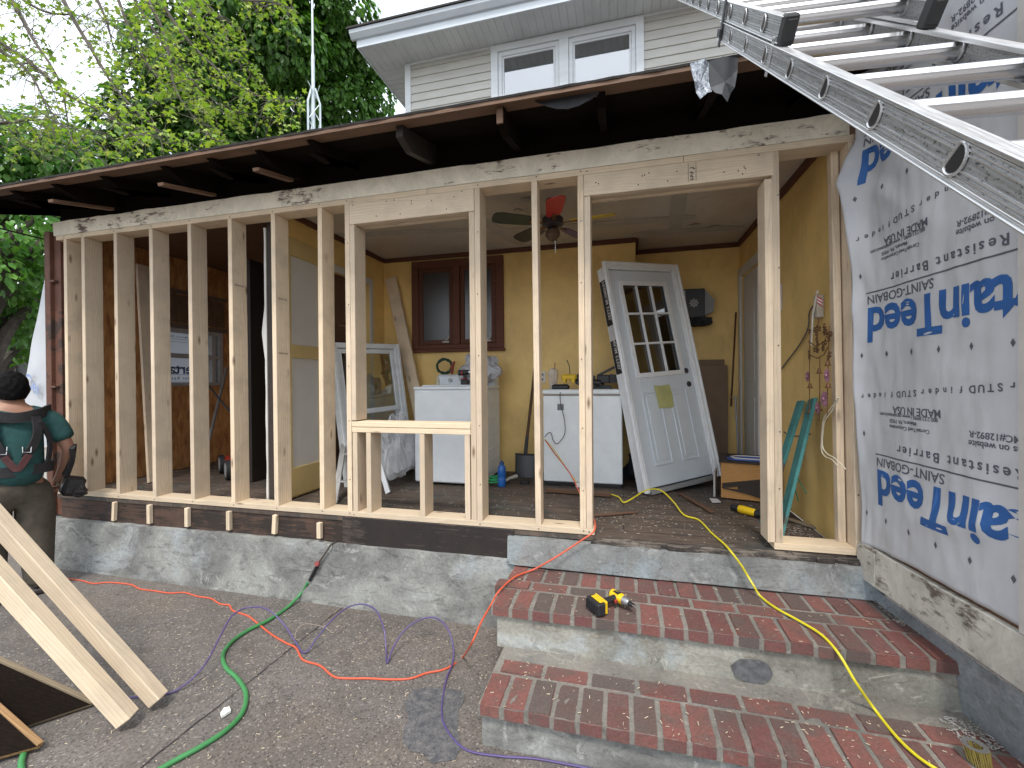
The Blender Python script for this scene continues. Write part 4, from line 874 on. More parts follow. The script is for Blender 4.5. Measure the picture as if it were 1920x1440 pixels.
m = MB(); P = [at(x, y, Z=GZ+.006) for x, y in [(413, 1341), (420, 1331), (430, 1329), (433, 1336), (424, 1342), (415, 1347)]]; m.prism([(p.x-P[0].x, p.y-P[0].y) for p in P], .012, Matrix.Translation(P[0])); m.build('paper_scrap', plain('white_scrap', (.75, .74, .7), .8), label='small white scrap on the driveway inside the green hose bend', cat='scrap')

# wood chips and grit
def chips(name, areas, n, mat, lo, hi, kind='stuff', lab=None, cat=None):
    m = MB()
    for i in range(n):
        x0, x1, y0, y1, z = random.choice(areas); p = V((random.uniform(x0, x1), random.uniform(y0, y1), z)); a = random.uniform(0, math.pi); l = random.uniform(lo, hi)*random.random()**.6+.003; w_ = l*random.uniform(.08, .4); w_ = min(w_, .003)
        m.box((-l/2, -w_/2, 0), (l/2, w_/2, .0015+.1*w_), Matrix.Translation(p) @ Matrix.Rotation(a, 4, 'Z') @ Matrix.Rotation(random.uniform(-.1, .1), 4, 'Y'))
    m.build(name, mat, kind=kind, label=lab, cat=cat)
CHIP = plain('pale_wood_chip', (.55, .46, .33), .8, var=.4)
chips('wood_chips', [(-3.6, -.7, -1.9, -.1, GZ+.001)]*9+[(SX0, SX1, -.56, -.1, -.213)]*1+[(SX0+.07, SX1, -.98, -.66, -.428)]*1+[(-.2, 1.2, .0, 1.0, -.002)]*1, 1500, CHIP, .004, .02, lab='pale wood chips and sawdust scattered over driveway steps and floor', cat='wood chips')
chips('plaster_crumbs', [(-.2, 1.2, .1, 1.3, -.002)]*2+[(.9, 1.2, .15, .5, -.002)]+[(1.28, 1.37, -.3, -.06, -.213)]+[(1.25, 1.40, -.75, -.6, -.428)]+[(-3.3, 0, .2, 1.5, -.002)]*2+[(-4.9, -2.8, .2, 1.7, -.002)], 1500, plain('grey_white_crumb', (.42, .40, .37), .9, var=.5), .006, .02, lab='grey and white plaster crumbs littering the room floor and step corners', cat='rubble')

# ================================================================== IMPACT DRIVER on the step
YP = plain('yellow_tool_plastic', (.72, .47, .01), .4, var=.06)
Bt = at(1118, 1146, Z=-.213); Hd = at(1176, 1131, Z=-.213)
drv = thing('impact_driver', 'yellow and black cordless impact driver lying on the upper brick tread', 'power tool', Bt)
ax = (Hd-Bt); ax.z = 0; ax.normalize(); ay = V((-ax.y, ax.x, 0)); DM = frameM(Bt+V((0, 0, .0)), ax, ay, (0, 0, 1))
m = MB(); m.box((-.03, -.062, .002), (.018, .050, .066), DM, ch=.007); m.box((-.032, -.05, .012), (-.028, .04, .055), DM, ch=.002)
for i in range(5): m.box((-.036, -.05+i*.021, .01), (-.03, -.042+i*.021, .058), DM, ch=.001)
m.build('battery', BLACK, drv)
m = MB(); m.box((.019, -.055, .004), (.034, .045, .068), DM, ch=.004); m.box((-.012, -.05, .0665), (.015, .03, .0705), DM, ch=.002); m.box((.03, -.02, .018), (.05, .03, .055), DM, ch=.006); m.build('base_plate', YP, drv)
def dm(x, y, z): return DM @ V((x, y, z))
m = MB(); m.tube([dm(.035, .0, .036), dm(.07, .005, .037), dm(.105, .008, .037), dm(.14, .01, .038)], [.018, .0165, .0175, .022], 12); m.build('grip', BLACK, drv, smooth=True)
m = MB(); m.box((.10, -.026, .028), (.116, -.012, .046), DM, ch=.003); m.build('trigger', plain('red_trigger', (.3, .03, .02), .5), drv)
m = MB(); m.tube([dm(.135, .055, .04), dm(.137, .05, .04), dm(.142, .02, .04), dm(.147, -.015, .04), dm(.15, -.03, .04)], [.018, .0265, .028, .027, .024], 16); m.build('motor_housing', YP, drv, smooth=True)
m = MB(); m.tube([dm(.15, -.03, .04), dm(.153, -.055, .04), dm(.155, -.068, .04)], [.0235, .021, .014], 16); m.build('gear_case', plain('grey_cast_metal', (.32, .32, .33), .4, .7), drv, smooth=True)
m = MB(); m.tube([dm(.155, -.067, .04), dm(.157, -.09, .04)], [.0135, .012], 12); m.build('chuck', BLACK, drv, smooth=True)
m = MB(); m.tube([dm(.157, -.09, .04), dm(.16, -.125, .038)], .0028, 6); m.build('driver_bit', SILV, drv)
m = MB(); m.tube([dm(.134, .056, .04), dm(.133, .063, .04)], [.02, .014], 12); m.box((.125, -.01, .0655), (.155, .03, .0675), DM, ch=.001); m.build('rear_cap', BLACK, drv)

# nail coil bottom right
NP = at(1838, 1432, Z=-.428)
nc = thing('nail_coil', 'coil of wire collated nails standing on the lower step at the right', 'nails', NP)
m = MB()
for i in range(58):
    t = i/58*2*math.pi*2.35; r = .018+.017*i/58; x, y = r*math.cos(t), r*math.sin(t); lean = V((.012+random.uniform(-.004, .004), -.010+random.uniform(-.004, .004), 0)); m.tube([NP+V((x, y, .0))-lean*.2, NP+V((x, y, .058))+V((x*.12, y*.12, 0))-lean], .0015, 5)
m.build('nail_shanks', plain('yellow_nail_coating', (.42, .36, .10), .5, .5), nc)
m = MB()
for i in range(58):
    t = i/58*2*math.pi*2.35; r = .018+.017*i/58; x, y = r*math.cos(t)*1.12, r*math.sin(t)*1.12; p = NP+V((x-.012, y+.010, .058)); m.lathe([(.004, 0), (.0042, .0015), (.001, .0018)], 8, Matrix.Translation(p))
m.build('nail_heads', SILV, nc)

# ================================================================== ROOM CONTENTS
# door unit
dr = thing('door_unit', 'white prehung steel door with nine panes leaning crooked inside the room', 'door', (.199, 1.078, 0))
dM = frameM((.199, 1.078, .016), (.767, .638, .068), (-.619, .763, -.185), (-.17, .10, .98))
W_, H_ = .85, 2.05
def dbx(name, boxes, mat, par=dr, ch=.003):
    m = MB()
    for b in boxes: m.box(b[0], b[1], ch=ch)
    return m.build(name, mat, par, dM)
dbx('jamb', [((0, -.0, 0), (.03, .125, H_)), ((W_-.03, 0, 0), (W_, .125, H_)), ((.0301, 0, H_-.03), (W_-.0301, .125, H_))], BRICKM)
dbx('brickmould', [((-.035, -.018, 0), (.018, -.001, H_+.03)), ((-.032, -.032, 0), (-.012, -.0185, H_+.03)), ((-.005, -.026, 0), (.008, -.0185, H_+.0)), ((W_-.018, -.018, 0), (W_+.035, -.001, H_+.03)), ((W_+.012, -.032, 0), (W_+.032, -.0185, H_+.03)), ((.0181, -.018, H_-.018), (W_-.0181, -.001, H_+.03)), ((-.01, -.032, H_+.012), (W_+.011, -.0185, H_+.0299))], BRICKM)
dbx('threshold', [((.031, -.02, -.02), (W_-.031, .12, .018))], plain('grey_sill', (.3, .3, .3), .5))
X0, X1 = .036, W_-.036; gx0, gx1, gz0, gz1 = .16, W_-.16, 1.02, 1.88
slab = dbx('door_slab', [((X0, .02, .03), (gx0-.001, .062, H_-.036)), ((gx1+.001, .02, .03), (X1, .062, H_-.036)), ((gx0, .02, .03), (gx1, .062, gz0)), ((gx0, .02, gz1), (gx1, .062, H_-.036))], DOORP, ch=.0015)
dbx('weather_gap', [((.0305, .03, .02), (.0355, .05, H_-.031)), ((W_-.0355, .028, .02), (W_-.0305, .05, H_-.031)), ((.031, .03, H_-.0355), (W_-.031, .05, H_-.0305)), ((.036, .025, .0185), (W_-.036, .06, .0295))], BLACK, slab, 0)
fr = [((gx0-.03, .008, gz0-.03), (gx0+.012, .0195, gz1+.03)), ((gx1-.012, .008, gz0-.03), (gx1+.03, .0195, gz1+.03)), ((gx0+.0121, .008, gz0-.03), (gx1-.0121, .0195, gz0+.012)), ((gx0+.0121, .008, gz1-.012), (gx1-.0121, .0195, gz1+.03))]
gw = (gx1-gx0)/3; gh = (gz1-gz0)/3
for i in (1, 2): fr.append(((gx0+gw*i-.009, .011, gz0+.013), (gx0+gw*i+.009, .033, gz1-.013)))
for i in (1, 2):
    for j in range(3): fr.append(((gx0+gw*j+.0095, .011, gz0+gh*i-.009), (gx0+gw*(j+1)-.0095, .033, gz0+gh*i+.009)))
dbx('glazing_grid', fr, BRICKM, slab, .002)
dbx('pane', [((gx0, .036, gz0), (gx1, .044, gz1))], DGLASS, slab, 0)
pn = []
for (a, b) in ((.15, .37), (W_-.37, W_-.15)):
    for t0, t1, c0, c1 in ((0, .012, 0, 1), (1, 1, 0, 1)): pass
    z0, z1 = .2, .86
    pn += [((a, .010, z0), (a+.018, .0195, z1)), ((b-.018, .010, z0), (b, .0195, z1)), ((a+.0181, .010, z0), (b-.0181, .0195, z0+.018)), ((a+.0181, .010, z1-.018), (b-.0181, .0195, z1)), ((a+.045, .012, z0+.045), (b-.045, .0195, z1-.045))]
dbx('raised_panel', pn, DOORP, slab, .004)
m = MB()
for z in (1.15-.13, .89): m.lathe([(.027, 0), (.027, .006), (.020, .009), (.018, .003), (.003, .003)], 16, Matrix.Translation((W_-.10, .019, z)) @ Matrix.Rotation(R(90), 4, 'X'))
m.build('lock_bore', plain('bore_ring', (.05, .05, .055), .5), slab, dM)
m = MB(); m.prism([(-.09, -.10), (.085, -.11), (.10, .0), (.085, .105), (-.02, .10), (-.10, .11), (-.092, 0)], .002, dM @ Matrix.Translation((.405, .008, .80)) @ Matrix.Rotation(R(90), 4, 'X')); m.build('paper_note', plain('yellow_green_paper', (.52, .52, .22), .8, var=.15), slab)
m = MB(); m.prism([(-.045, -.06), (.045, -.06), (.045, .06), (-.045, .06)], .0015, dM @ Matrix.Translation((gx0+.09, .046, gz1-.2)) @ Matrix.Rotation(R(90), 4, 'X')); m.build('pane_sticker', plain('yellow_sticker', (.5, .5, .2), .7), slab)
# sticker on the left jamb edge
stk = MB()
stk.box((-.0015, .01, 1.05), (-.0001, .118, 1.93)); st_ = stk.build('jamb_sticker', BLACK, dr, dM)
mb = MB()
for (s, z, sz_) in (('PREMIUM STEEL', 1.10, .052), ('PREMIUM STEEL', 1.56, .052)):
    vs, fs = textmesh(s, sz_, .001, 1.05); M_ = frameM((-.0025, .045, z+.36), (0, 0, -1), (0, 1, 0), (-1, 0, 0)); mb.add([M_ @ v for v in vs], fs)
mb.box((-.003, .012, 1.36), (-.0016, .116, 1.5)); mb.build('sticker_lettering', plain('white_ink', (.6, .6, .6), .6), st_, dM)

# white window leaning on the partition
wn_ = thing('vinyl_window', 'white vinyl window unit leaning on the mustard partition', 'window', (-2.4, .9, 0))
wM = frameM((-2.454, .751, .005), (.324, .945, .044), (-.938, .327, -.116), (-.124, -.004, .992))
def wbx(name, boxes, mat, par=wn_, ch=.003):
    m = MB()
    for b in boxes: m.box(b[0], b[1], ch=ch)
    return m.build(name, mat, par, wM)
Ww, Hw = .8, 1.36
wf = wbx('frame', [((0, 0, 0), (.05, .085, Hw)), ((Ww-.05, 0, 0), (Ww, .085, Hw)), ((.0501, 0, 0), (Ww-.0501, .085, .05)), ((.0501, 0, Hw-.05), (Ww-.0501, .085, Hw)), ((-.01, -.012, 0), (.02, -.001, Hw)), ((Ww-.02, -.012, 0), (Ww+.01, -.001, Hw))], VINYL)
for z0, z1, y in ((.66, 1.305, .018), (.055, .70, .042)):
    s_ = wbx('sash', [((.055, y, z0), (.10, y+.03, z1)), ((Ww-.10, y, z0), (Ww-.055, y+.03, z1)), ((.1001, y, z0), (Ww-.1001, y+.03, z0+.045)), ((.1001, y, z1-.045), (Ww-.1001, y+.03, z1))], VINYL, wf); wbx('pane', [((.09, y+.012, z0+.02), (Ww-.09, y+.017, z1-.02))], GLASS, s_, 0)
board('oak_board', at(636, 612, Y=.78), at(662, 612, Y=.85), .012, .10, (0, 0, 1), TRIMW, wf)
# timber leaning in the back corner
a = at(733, 522, Y=1.75); b = at(792, 800, Y=1.62); b2 = a+(b-a)*((a.z-.0)/(a.z-b.z))
board('leaning_plank', b2, a, .135, .038, (1, 0, 0), PINE2, None, ch=.003, label='wide pine plank leaning in the back corner behind the washing machine', cat='plank')
# plank leaning in left room
a = at(268, 498, X=-4.85); b = at(290, 860, X=-4.55)
board('leaning_plank', (b.x, b.y, .0), a, .13, .03, (0, 1, 0), PINE2, None, label='pine plank leaning on the strand board wall of the dark left room', cat='plank')

# brown interior window
iw0 = at(775, 487, Y=1.8); ix0, ix1, iz0, iz1 = -2.33, -1.245, 1.345, 2.39
iw = thing('casement_window', 'dark brown wooden double window in the mustard back wall', 'window', (-1.79, 1.8, 1.35))
m = MB()
for b in (((ix0, 1.765, iz0), (ix0+.085, 1.799, iz1-.046)), ((ix1-.085, 1.765, iz0), (ix1, 1.799, iz1-.046)), ((ix0+.0851, 1.765, iz1-.13), (ix1-.0851, 1.799, iz1-.046)), ((ix0-.01, 1.745, iz0-.035), (ix1+.01, 1.799, iz0-.001)), ((ix0+.0851, 1.765, iz0), (ix1-.0851, 1.799, iz0+.05)), ((-1.825, 1.755, iz0+.0501), (-1.745, 1.799, iz1-.1301))): m.box(*b, ch=.004)
fr_ = m.build('casing', TRIMW, iw)
for (x0, x1) in ((ix0+.087, -1.827), (-1.743, ix1-.087)):
    m = MB(); z0, z1 = iz0+.052, iz1-.132
    for b in (((x0, 1.775, z0), (x0+.05, 1.7985, z1)), ((x1-.05, 1.775, z0), (x1, 1.7985, z1)), ((x0+.0501, 1.775, z0), (x1-.0501, 1.7985, z0+.05)), ((x0+.0501, 1.775, z1-.05), (x1-.0501, 1.7985, z1))): m.box(*b, ch=.004)
    s_ = m.build('sash', TRIMW, fr_); m = MB(); m.box((x0+.05, 1.785, z0+.05), (x1-.05, 1.789, z1-.05)); m.build('pane', glass('old_pane', (.3, .3, .32), .3, .88), s_)
    m = MB(); m.grid(lambda u, v: V((x0+.05+(x1-x0-.1)*u, 1.794+.002*math.sin(u*40), z0+.05+(z1-z0-.1)*(.45+.55*v)-.015*abs(math.sin(u*9))*(1-v))), 40, 6); m.build('lace_curtain', plain('grey_lace', (.07, .07, .075), .9, var=.5, sc=30), s_)
    m = MB(); m.tube([(x1-.10, 1.78, z0+.04), (x1-.06, 1.772, z0+.06), (x1-.05, 1.76, z0+.10)], .006, 6); m.box((x1-.13, 1.765, z0+.02), (x1-.05, 1.775, z0+.035)); m.build('crank', plain('pale_crank', (.5, .48, .45), .5), s_)
    m = MB(); m.box((x0+.24, 1.7892, z0+.06), (x0+.28, 1.7925, z0+.42)); m.build('far_post', plain('grey_far', (.16, .165, .18), .8), s_)

# washing machine
wa = thing('washing_machine', 'white top loading washing machine against the mustard back wall', 'washing machine', (-1.6, 1.35, 0))
X0, X1, Y0, Y1 = -1.945, -1.275, 1.045, 1.70
m = MB(); m.box((X0, Y0, .02), (X1, Y1, .90), ch=.012); m.box((X1+.0005, Y0+.02, .06), (X1+.004, Y1-.02, .2), ch=.001)
for z in (.30, .45, .60, .75): m.box((X1+.0005, Y0+.02, z), (X1+.006, Y1-.02, z+.008), ch=.001)
m.build('cabinet', WHITE, wa)
m = MB(); m.box((X0-.004, Y0-.008, .902), (X1+.004, Y1, .932), ch=.008); tp = m.build('top', WHITE, wa); m = MB(); m.box((X0+.07, Y0+.03, .933), (X1-.07, Y1-.16, .946), ch=.005); m.box((X0+.22, Y0+.012, .934), (X1-.22, Y0+.03, .94), ch=.002); m.build('lid', WHITE, wa)
m = MB(); M_ = frameM((X0+.01, 0, 0), (0, 1, 0), (0, 0, 1), (1, 0, 0)); m.prism([(Y1-.15, .933), (Y1-.12, 1.03), (Y1-.09, 1.055), (Y1, 1.055), (Y1, .933)], X1-X0-.02, M_); cp = m.build('control_panel', WHITE, wa)
m = MB()
for x in (-1.78, -1.55, -1.42): m.lathe([(.022, 0), (.02, .018), (.003, .02)], 14, Matrix.Translation((x, Y1-.137, .99)) @ Matrix.Rotation(R(72), 4, 'X'))
m.build('dial', plain('silver_dial', (.45, .46, .48), .4, .4), cp); 
m = MB()
for x in (X0+.05, X1-.05):
    for y in (Y0+.05, Y1-.05): m.lathe([(.02, 0), (.02, .02)], 10, Matrix.Translation((x, y, 0)))
m.build('foot', BLACK, wa)
# things on the washer
dp = at(872, 712, Y=1.2); dp.z = .947
cd_ = thing('cordless_drill', 'black and red cordless tool standing on the washing machine lid', 'power tool', dp)
m = MB(); m.box((-.035, -.035, 0), (.035, .035, .05), Matrix.Translation(dp), ch=.006); m.build('battery', BLACK, cd_)
m = MB(); m.tube([dp+V((0, 0, .05)), dp+V((.0, 0, .09)), dp+V((-.005, 0, .11))], [.02, .017, .02], 10); m.build('grip', BLACK, cd_, smooth=True); m = MB(); m.tube([dp+V((-.06, 0, .115)), dp+V((.04, 0, .12))], [.028, .024], 12); m.build('motor_housing', BLACK, cd_, smooth=True); m = MB(); m.box((-.03, -.037, .052), (.03, -.0, .06), Matrix.Translation(dp), ch=.002); m.tube([dp+V((-.03, 0, .115)), dp+V((-.02, 0, .115))], .0292, 12); m.build('trim_band', plain('red_band', (.35, .02, .02), .5), cd_); m = MB(); m.tube([dp+V((.04, 0, .12)), dp+V((.08, 0, .12))], [.016, .01], 10); m.build('chuck', SILV, cd_, smooth=True)
def crumple(name, c, r, mat, label=None, cat=None, parent=None, amp=.45, n=36, seed=0, **k):
    m = MB(); c = V(c); vs = []; h = n//2
    for i in range(h+1):
        ph = math.pi*i/h
        for j in range(n):
            a = 2*math.pi*j/n; d = V((math.sin(ph)*math.cos(a), math.sin(ph)*math.sin(a), math.cos(ph)))
            q = 1+amp*mnoise.noise(d*1.6+V((seed, 0, 0)))+amp*.45*abs(mnoise.noise(d*5+V((seed, 3, 0))))+amp*.2*mnoise.noise(d*13+V((seed, 1, 0)))
            vs.append(c+V((d.x*r[0]*q, d.y*r[1]*q, max(-r[2]*.7, d.z*r[2]*q))))
    m.add(vs, [(i*n+j, (i+1)*n+j, (i+1)*n+(j+1) % n, i*n+(j+1) % n) for i in range(h) for j in range(n)])
    return m.build(name, mat, parent, smooth=False, label=label, cat=cat, **k)
GBAG = plastic_film('grey_bag_film', (.52, .52, .54)); GBAG.node_tree.nodes['Principled BSDF'].inputs['Alpha'].default_value = .9
bp = at(900, 692, Y=1.45)
crumple('plastic_bag', (bp.x-.01, 1.47, 1.09), (.19, .15, .17), GBAG, 'crumpled grey plastic bag heaped on the washing machine', 'bag', amp=.5, seed=2)
hp = at(832, 700, Y=1.58)
hr = thing('hose_reel', 'small dark green coiled hose with red nozzle on the back of the washing machine', 'hose', (hp.x, 1.6, 1.056))
m = MB(); pts = []
for i in range(90): t = i*.22; pts.append(V((hp.x+.085*math.cos(t), 1.6+.012*(i/30-1.5), 1.06+.085+.075*math.sin(t)+.01*math.sin(i))))
m.tube(pts, .009, 6); m.build('hose', plain('dark_green_hose', (.02, .06, .04), .5), hr, smooth=True)
m = MB(); m.tube([(hp.x+.09, 1.585, 1.06), (hp.x+.10, 1.58, 1.14), (hp.x+.13, 1.57, 1.19)], [.016, .02, .012], 8); m.build('nozzle', plain('red_nozzle', (.28, .05, .03), .5), hr, smooth=True)
m = MB(); c = at(821, 712, Y=1.35); c.z = .947; m.lathe([(.018, 0), (.018, .055), (.012, .06), (.012, .075), (.002, .076)], 12, Matrix.Translation(c)); m.build('caulk_bottle', plain('cream_plastic', (.6, .55, .42), .5), label='tiny cream bottle at the left rear of the washing machine top', cat='bottle')

# freezer
fz = thing('chest_freezer', 'scuffed white chest freezer standing right of the washing machine', 'freezer', (-.36, 1.5, 0))
X0, X1, Y0, Y1 = -.735, -.002, 1.27, 1.765
m = MB(); m.box((X0+.004, Y0+.01, .03), (X1-.004, Y1, .835), ch=.008); m.build('cabinet', SCUFF, fz)
m = MB(); m.box((X0+.01, Y0+.018, .836), (X1-.01, Y1, .848)); m.build('gasket', plain('brown_gasket', (.25, .2, .15), .7), fz)
m = MB(); m.box((X0, Y0, .849), (X1, Y1, .895), ch=.01); m.build('lid', SCUFF, fz)
m = MB(); m.lathe([(.016, 0), (.016, .008), (.004, .01)], 12, Matrix.Translation((-.29, Y0+.01, .075)) @ Matrix.Rotation(R(90), 4, 'X')); m.box((X0+.02, Y0+.02, 0), (X1-.02, Y1-.02, .03)); m.build('drain_plug', BLACK, fz)
m = MB(); m.box((X0+.14, Y0+.0075, .70), (X0+.2, Y0+.0098, .76)); m.build('badge', GREY, fz)
cp_ = at(1037, 722, Y=1.45); cz = .896
cup = thing('iced_drink_cup', 'clear plastic iced drink cup with domed lid and straw on the freezer', 'cup', (cp_.x, 1.45, cz))
m = MB(); m.lathe([(.032, 0), (.045, .12), (.047, .125), (.047, .13), (.035, .16), (.012, .172)], 18, Matrix.Translation((cp_.x, 1.45, cz))); m.build('cup', plastic_film('cup_plastic', (.72, .66, .62)), cup, smooth=True)
m = MB(); m.tube([(cp_.x, 1.45, cz+.02), (cp_.x+.02, 1.44, cz+.215)], .004, 6); m.build('straw', plain('brown_straw', (.25, .1, .06), .5), cup)
tp_ = at(1068, 722, Y=1.42)
yt = thing('cordless_saw', 'yellow and black cordless tool lying on the freezer beside the cup', 'power tool', (tp_.x, 1.42, cz))
T = Matrix.Translation((tp_.x, 1.42, cz+.042)); m = MB(); m.box((-.05, -.04, .02), (.05, .03, .055), T, ch=.008); m.box((-.04, -.045, -.0), (-.02, .02, .03), T, ch=.004); m.box((.015, -.045, .0), (.04, .02, .035), T, ch=.004); m.build('body', YP, yt)
m = MB(); m.tube([T @ V((.05, 0, .03)), T @ V((.09, 0, .02)), T @ V((.17, 0, .0)), T @ V((.2, .0, -.005))], [.03, .022, .02, .022], 10); m.build('grip', BLACK, yt, smooth=True)
m = MB(); m.lathe([(.04, -.01), (.043, 0), (.04, .01)], 16, T @ Matrix.Translation((.075, -.01, .02)) @ Matrix.Rotation(R(90), 4, 'X')); m.build('blade_guard', BLACK, yt, smooth=True)
q = at(1052, 730, Y=1.36); m = MB(); m.box((q.x-.085, 1.33, cz), (q.x+.075, 1.42, cz+.04), ch=.008); m.box((q.x-.07, 1.34, cz+.0405), (q.x+.06, 1.41, cz+.048), ch=.002); m.build('battery_charger', BLACK, label='flat black battery charger at the front of the freezer top', cat='charger')
q = at(1130, 712, Y=1.5)
wl = thing('work_light', 'black work light with angular flaps on the freezer lid', 'work light', (q.x, 1.5, cz))
T = Matrix.Translation((q.x, 1.5, cz)); m = MB(); m.box((-.04, -.04, .04), (.05, .04, .10), T, ch=.006); m.tube([T @ V((0, 0, .0)), T @ V((0, 0, .045))], .012, 8); m.build('lamp_body', BLACK, wl)
for pr in ([(-.04, .1), (.10, .17), (.095, .15), (-.02, .09)], [(.05, .105), (.15, .09), (.145, .045), (.05, .04)], [(-.05, .09), (-.11, .12), (-.10, .05), (-.05, .04)], [(-.08, 0), (.07, 0), (.05, .025), (-.05, .03)]):
    m = MB(); m.prism([(x, z) for x, z in pr], .05, T @ frameM((0, .02, 0), (1, 0, 0), (0, 0, 1), (0, -1, 0))); m.build('flap', BLACK, wl)
cord('antenna_rod', 'thin black bent rod sticking up behind the tools on the freezer', 'rod', [at(1068, 712, Y=1.5), at(1068, 690, Y=1.5), at(1063, 675, Y=1.5)], .004, BLACK)
cord('charger_cable', 'thin black cable drooping down the front of the freezer', 'cable', [at(1053, 731, Y=1.33), at(1050, 740, Y=1.25), at(1052, 762, Y=1.25), at(1058, 785, Y=1.25), at(1059, 812, Y=1.25), at(1050, 828, Y=1.25), at(1043, 832, Y=1.25), at(1037, 825, Y=1.25), at(1033, 812, Y=1.25), at(1027, 813, Y=1.25), at(1021, 820, Y=1.25)], .0035, BLACK)
cord('extension_cord', 'short yellow cord crossing the freezer front to the floor', 'cord', [at(1021, 823, Y=1.24), at(1040, 845, Y=1.22), at(1062, 878, Y=1.15), at(1082, 905, Y=1.05), at(1090, 912, Y=1.0)], .004, YEL)
m = MB(); q = at(1084, 909, Y=1.02); m.box((q.x-.02, 1.0, q.z-.02), (q.x+.02, 1.04, q.z+.015), ch=.004); m.build('cord_plug', plain('white_plug', (.65, .65, .65), .5), label='white plug end hanging by the freezer foot', cat='plug')
board('floor_batten', at(1025, 918, Z=.02), at(1145, 927, Z=.02), .03, .06, (0, 0, 1), OLDW, None, label='long brown batten lying on the floor before the freezer', cat='batten', group='brown battens on the floor')
board('floor_batten', at(1100, 968, Z=.01), at(1195, 960, Z=.01), .012, .022, (0, 0, 1), OLDW, None, label='thin brown batten lying on the floor near the doorway edge', cat='batten', group='brown battens on the floor')
board('floor_batten', at(1275, 925, Z=.01), at(1335, 960, Z=.01), .012, .035, (0, 0, 1), OLDW, None, label='brown batten on the floor in front of the leaning door', cat='batten', group='brown battens on the floor')
board('floor_batten', at(1475, 972, Z=.01), at(1572, 1003, Z=.01), .016, .03, (0, 0, 1), PLYE, None, label='grey stick lying on the floor behind the right bottom plate', cat='batten', group='brown battens on the floor')
# shovel, bottle
q0 = at(985, 892, Y=1.6); q0.z = .01
sh = thing('shovel', 'long handled steel shovel leaning on the mustard wall left of the freezer', 'shovel', q0)
b0 = at(985, 903, Y=1.55); b1 = at(985, 850, Y=1.62); tpp = at(1003, 690, Y=1.78)
m = MB(); w_ = .105
def blade(u, v): 
    x = (u-.5)*2*w_*(1 if v > .25 else .80+.8*v); return b0.lerp(b1, v)+V((x, -.02*(1-(2*u-1)**2)+.0, 0))
m.grid(blade, 12, 8); bl = m.build('blade', plain('dark_steel', (.07, .07, .075), .5, .6), sh, smooth=True); bl.modifiers.new('t', 'SOLIDIFY').thickness = .003
m = MB(); m.tube([b1+V((0, -.01, -.03)), b1.lerp(tpp, .12), b1.lerp(tpp, .2)], [.02, .019, .018], 8); m.build('socket', plain('dark_steel_socket', (.06, .06, .065), .5, .6), sh, smooth=True)
m = MB(); m.tube([b1.lerp(tpp, .19), tpp], .0155, 8); m.build('handle', OLDW, sh, smooth=True)
q = at(941, 898, Y=1.12); q.z = 0
bo = thing('water_bottle', 'blue plastic bottle standing on the floor beside the washing machine', 'bottle', q)
m = MB(); m.lathe([(.034, 0), (.038, .01), (.038, .075), (.033, .09), (.038, .105), (.038, .16), (.03, .19), (.02, .2)], 18, Matrix.Translation(q)); m.build('bottle', plain('blue_plastic', (.02, .12, .42), .3), bo, smooth=True)
m = MB(); m.lathe([(.022, .2), (.022, .225), (.012, .228), (.01, .24), (.003, .241)], 14, Matrix.Translation(q)); m.build('cap', plain('dark_blue_cap', (.03, .07, .2), .4), bo, smooth=True)
q = at(928, 908, Z=.01); m = MB(); pts = [q+V((.07*math.cos(t*.5)*(1-.01*t), .06*math.sin(t*.5), .01+.002*t)) for t in range(40)]; m.tube(pts, .006, 5); m.build('string_coil', plain('green_string', (.03, .32, .12), .6), label='bright green loop of cord on the floor beside the washing machine', cat='cord')
m = MB(); m.tube([at(942, 905, Z=.02), at(955, 897, Z=.03), at(968, 893, Z=.03)], [.012, .014, .02], 8); m.build('white_pipe', plain('white_pvc', (.7, .68, .62), .5), label='short white plastic pipe on the floor by the blue bottle', cat='pipe', smooth=True)
m = MB(); m.box((q.x+.22, q.y+.1, 0), (q.x+.30, q.y+.16, .03), ch=.005); m.build('black_clamp', BLACK, label='small black clamp lying on the floor before the shovel', cat='clamp')
# wrapped plastic sheet between window and washer
crumple('plastic_wrap', at(735, 850, Y=.95)+V((0, .1, -.0)), (.13, .2, .32), FILM, 'crinkled clear plastic wrap heaped left of the washing machine', 'plastic wrap', amp=.6, seed=5)
# stepladder
sl = thing('step_ladder', 'aluminium step ladder partly hidden at the foot of the leaning window', 'ladder', at(640, 930, Z=0))
pa, pb = at(627, 945, Z=0), at(650, 800, Y=.95); pc, pd = at(742, 935, Z=0), at(700, 800, Y=1.2)
m = MB()
board('rail', pa, pb, .05, .02, (1, 0, 0), ALUM, sl); board('rail', pa+V((.12, .1, 0)), pb+V((.06, .05, 0)), .05, .02, (1, 0, 0), ALUM, sl)
for t in (.25, .6): board('step', pa.lerp(pb, t), (pa+V((.12, .1, 0))).lerp(pb+V((.06, .05, 0)), t), .012, .07, (0, 0, 1), ALUM, sl)
board('rail', at(728, 925, Z=0), at(712, 870, Y=.75), .045, .02, (1, 0, 0), ALUM, sl)
# dark bag heap in the corner behind the freezer
crumple('rag_heap', (.17, 1.85, .12), (.16, .18, .16), cloth('dark_rag', (.03, .035, .05)), 'dark heap of rags in the gap between freezer and leaning door', 'rags', amp=.7, seed=9)
m = MB(); q = at(1205, 690, Y=2.1); m.tube([at(1190, 640, Y=2.1), at(1200, 720, Y=2.05), at(1212, 820, Y=1.95), at(1215, 900, Y=1.85)], [.03, .05, .06, .07], 10); m.build('rolled_tarp', cloth('black_tarp', (.02, .02, .022), .6), label='tall black roll standing behind the leaning door', cat='tarp')
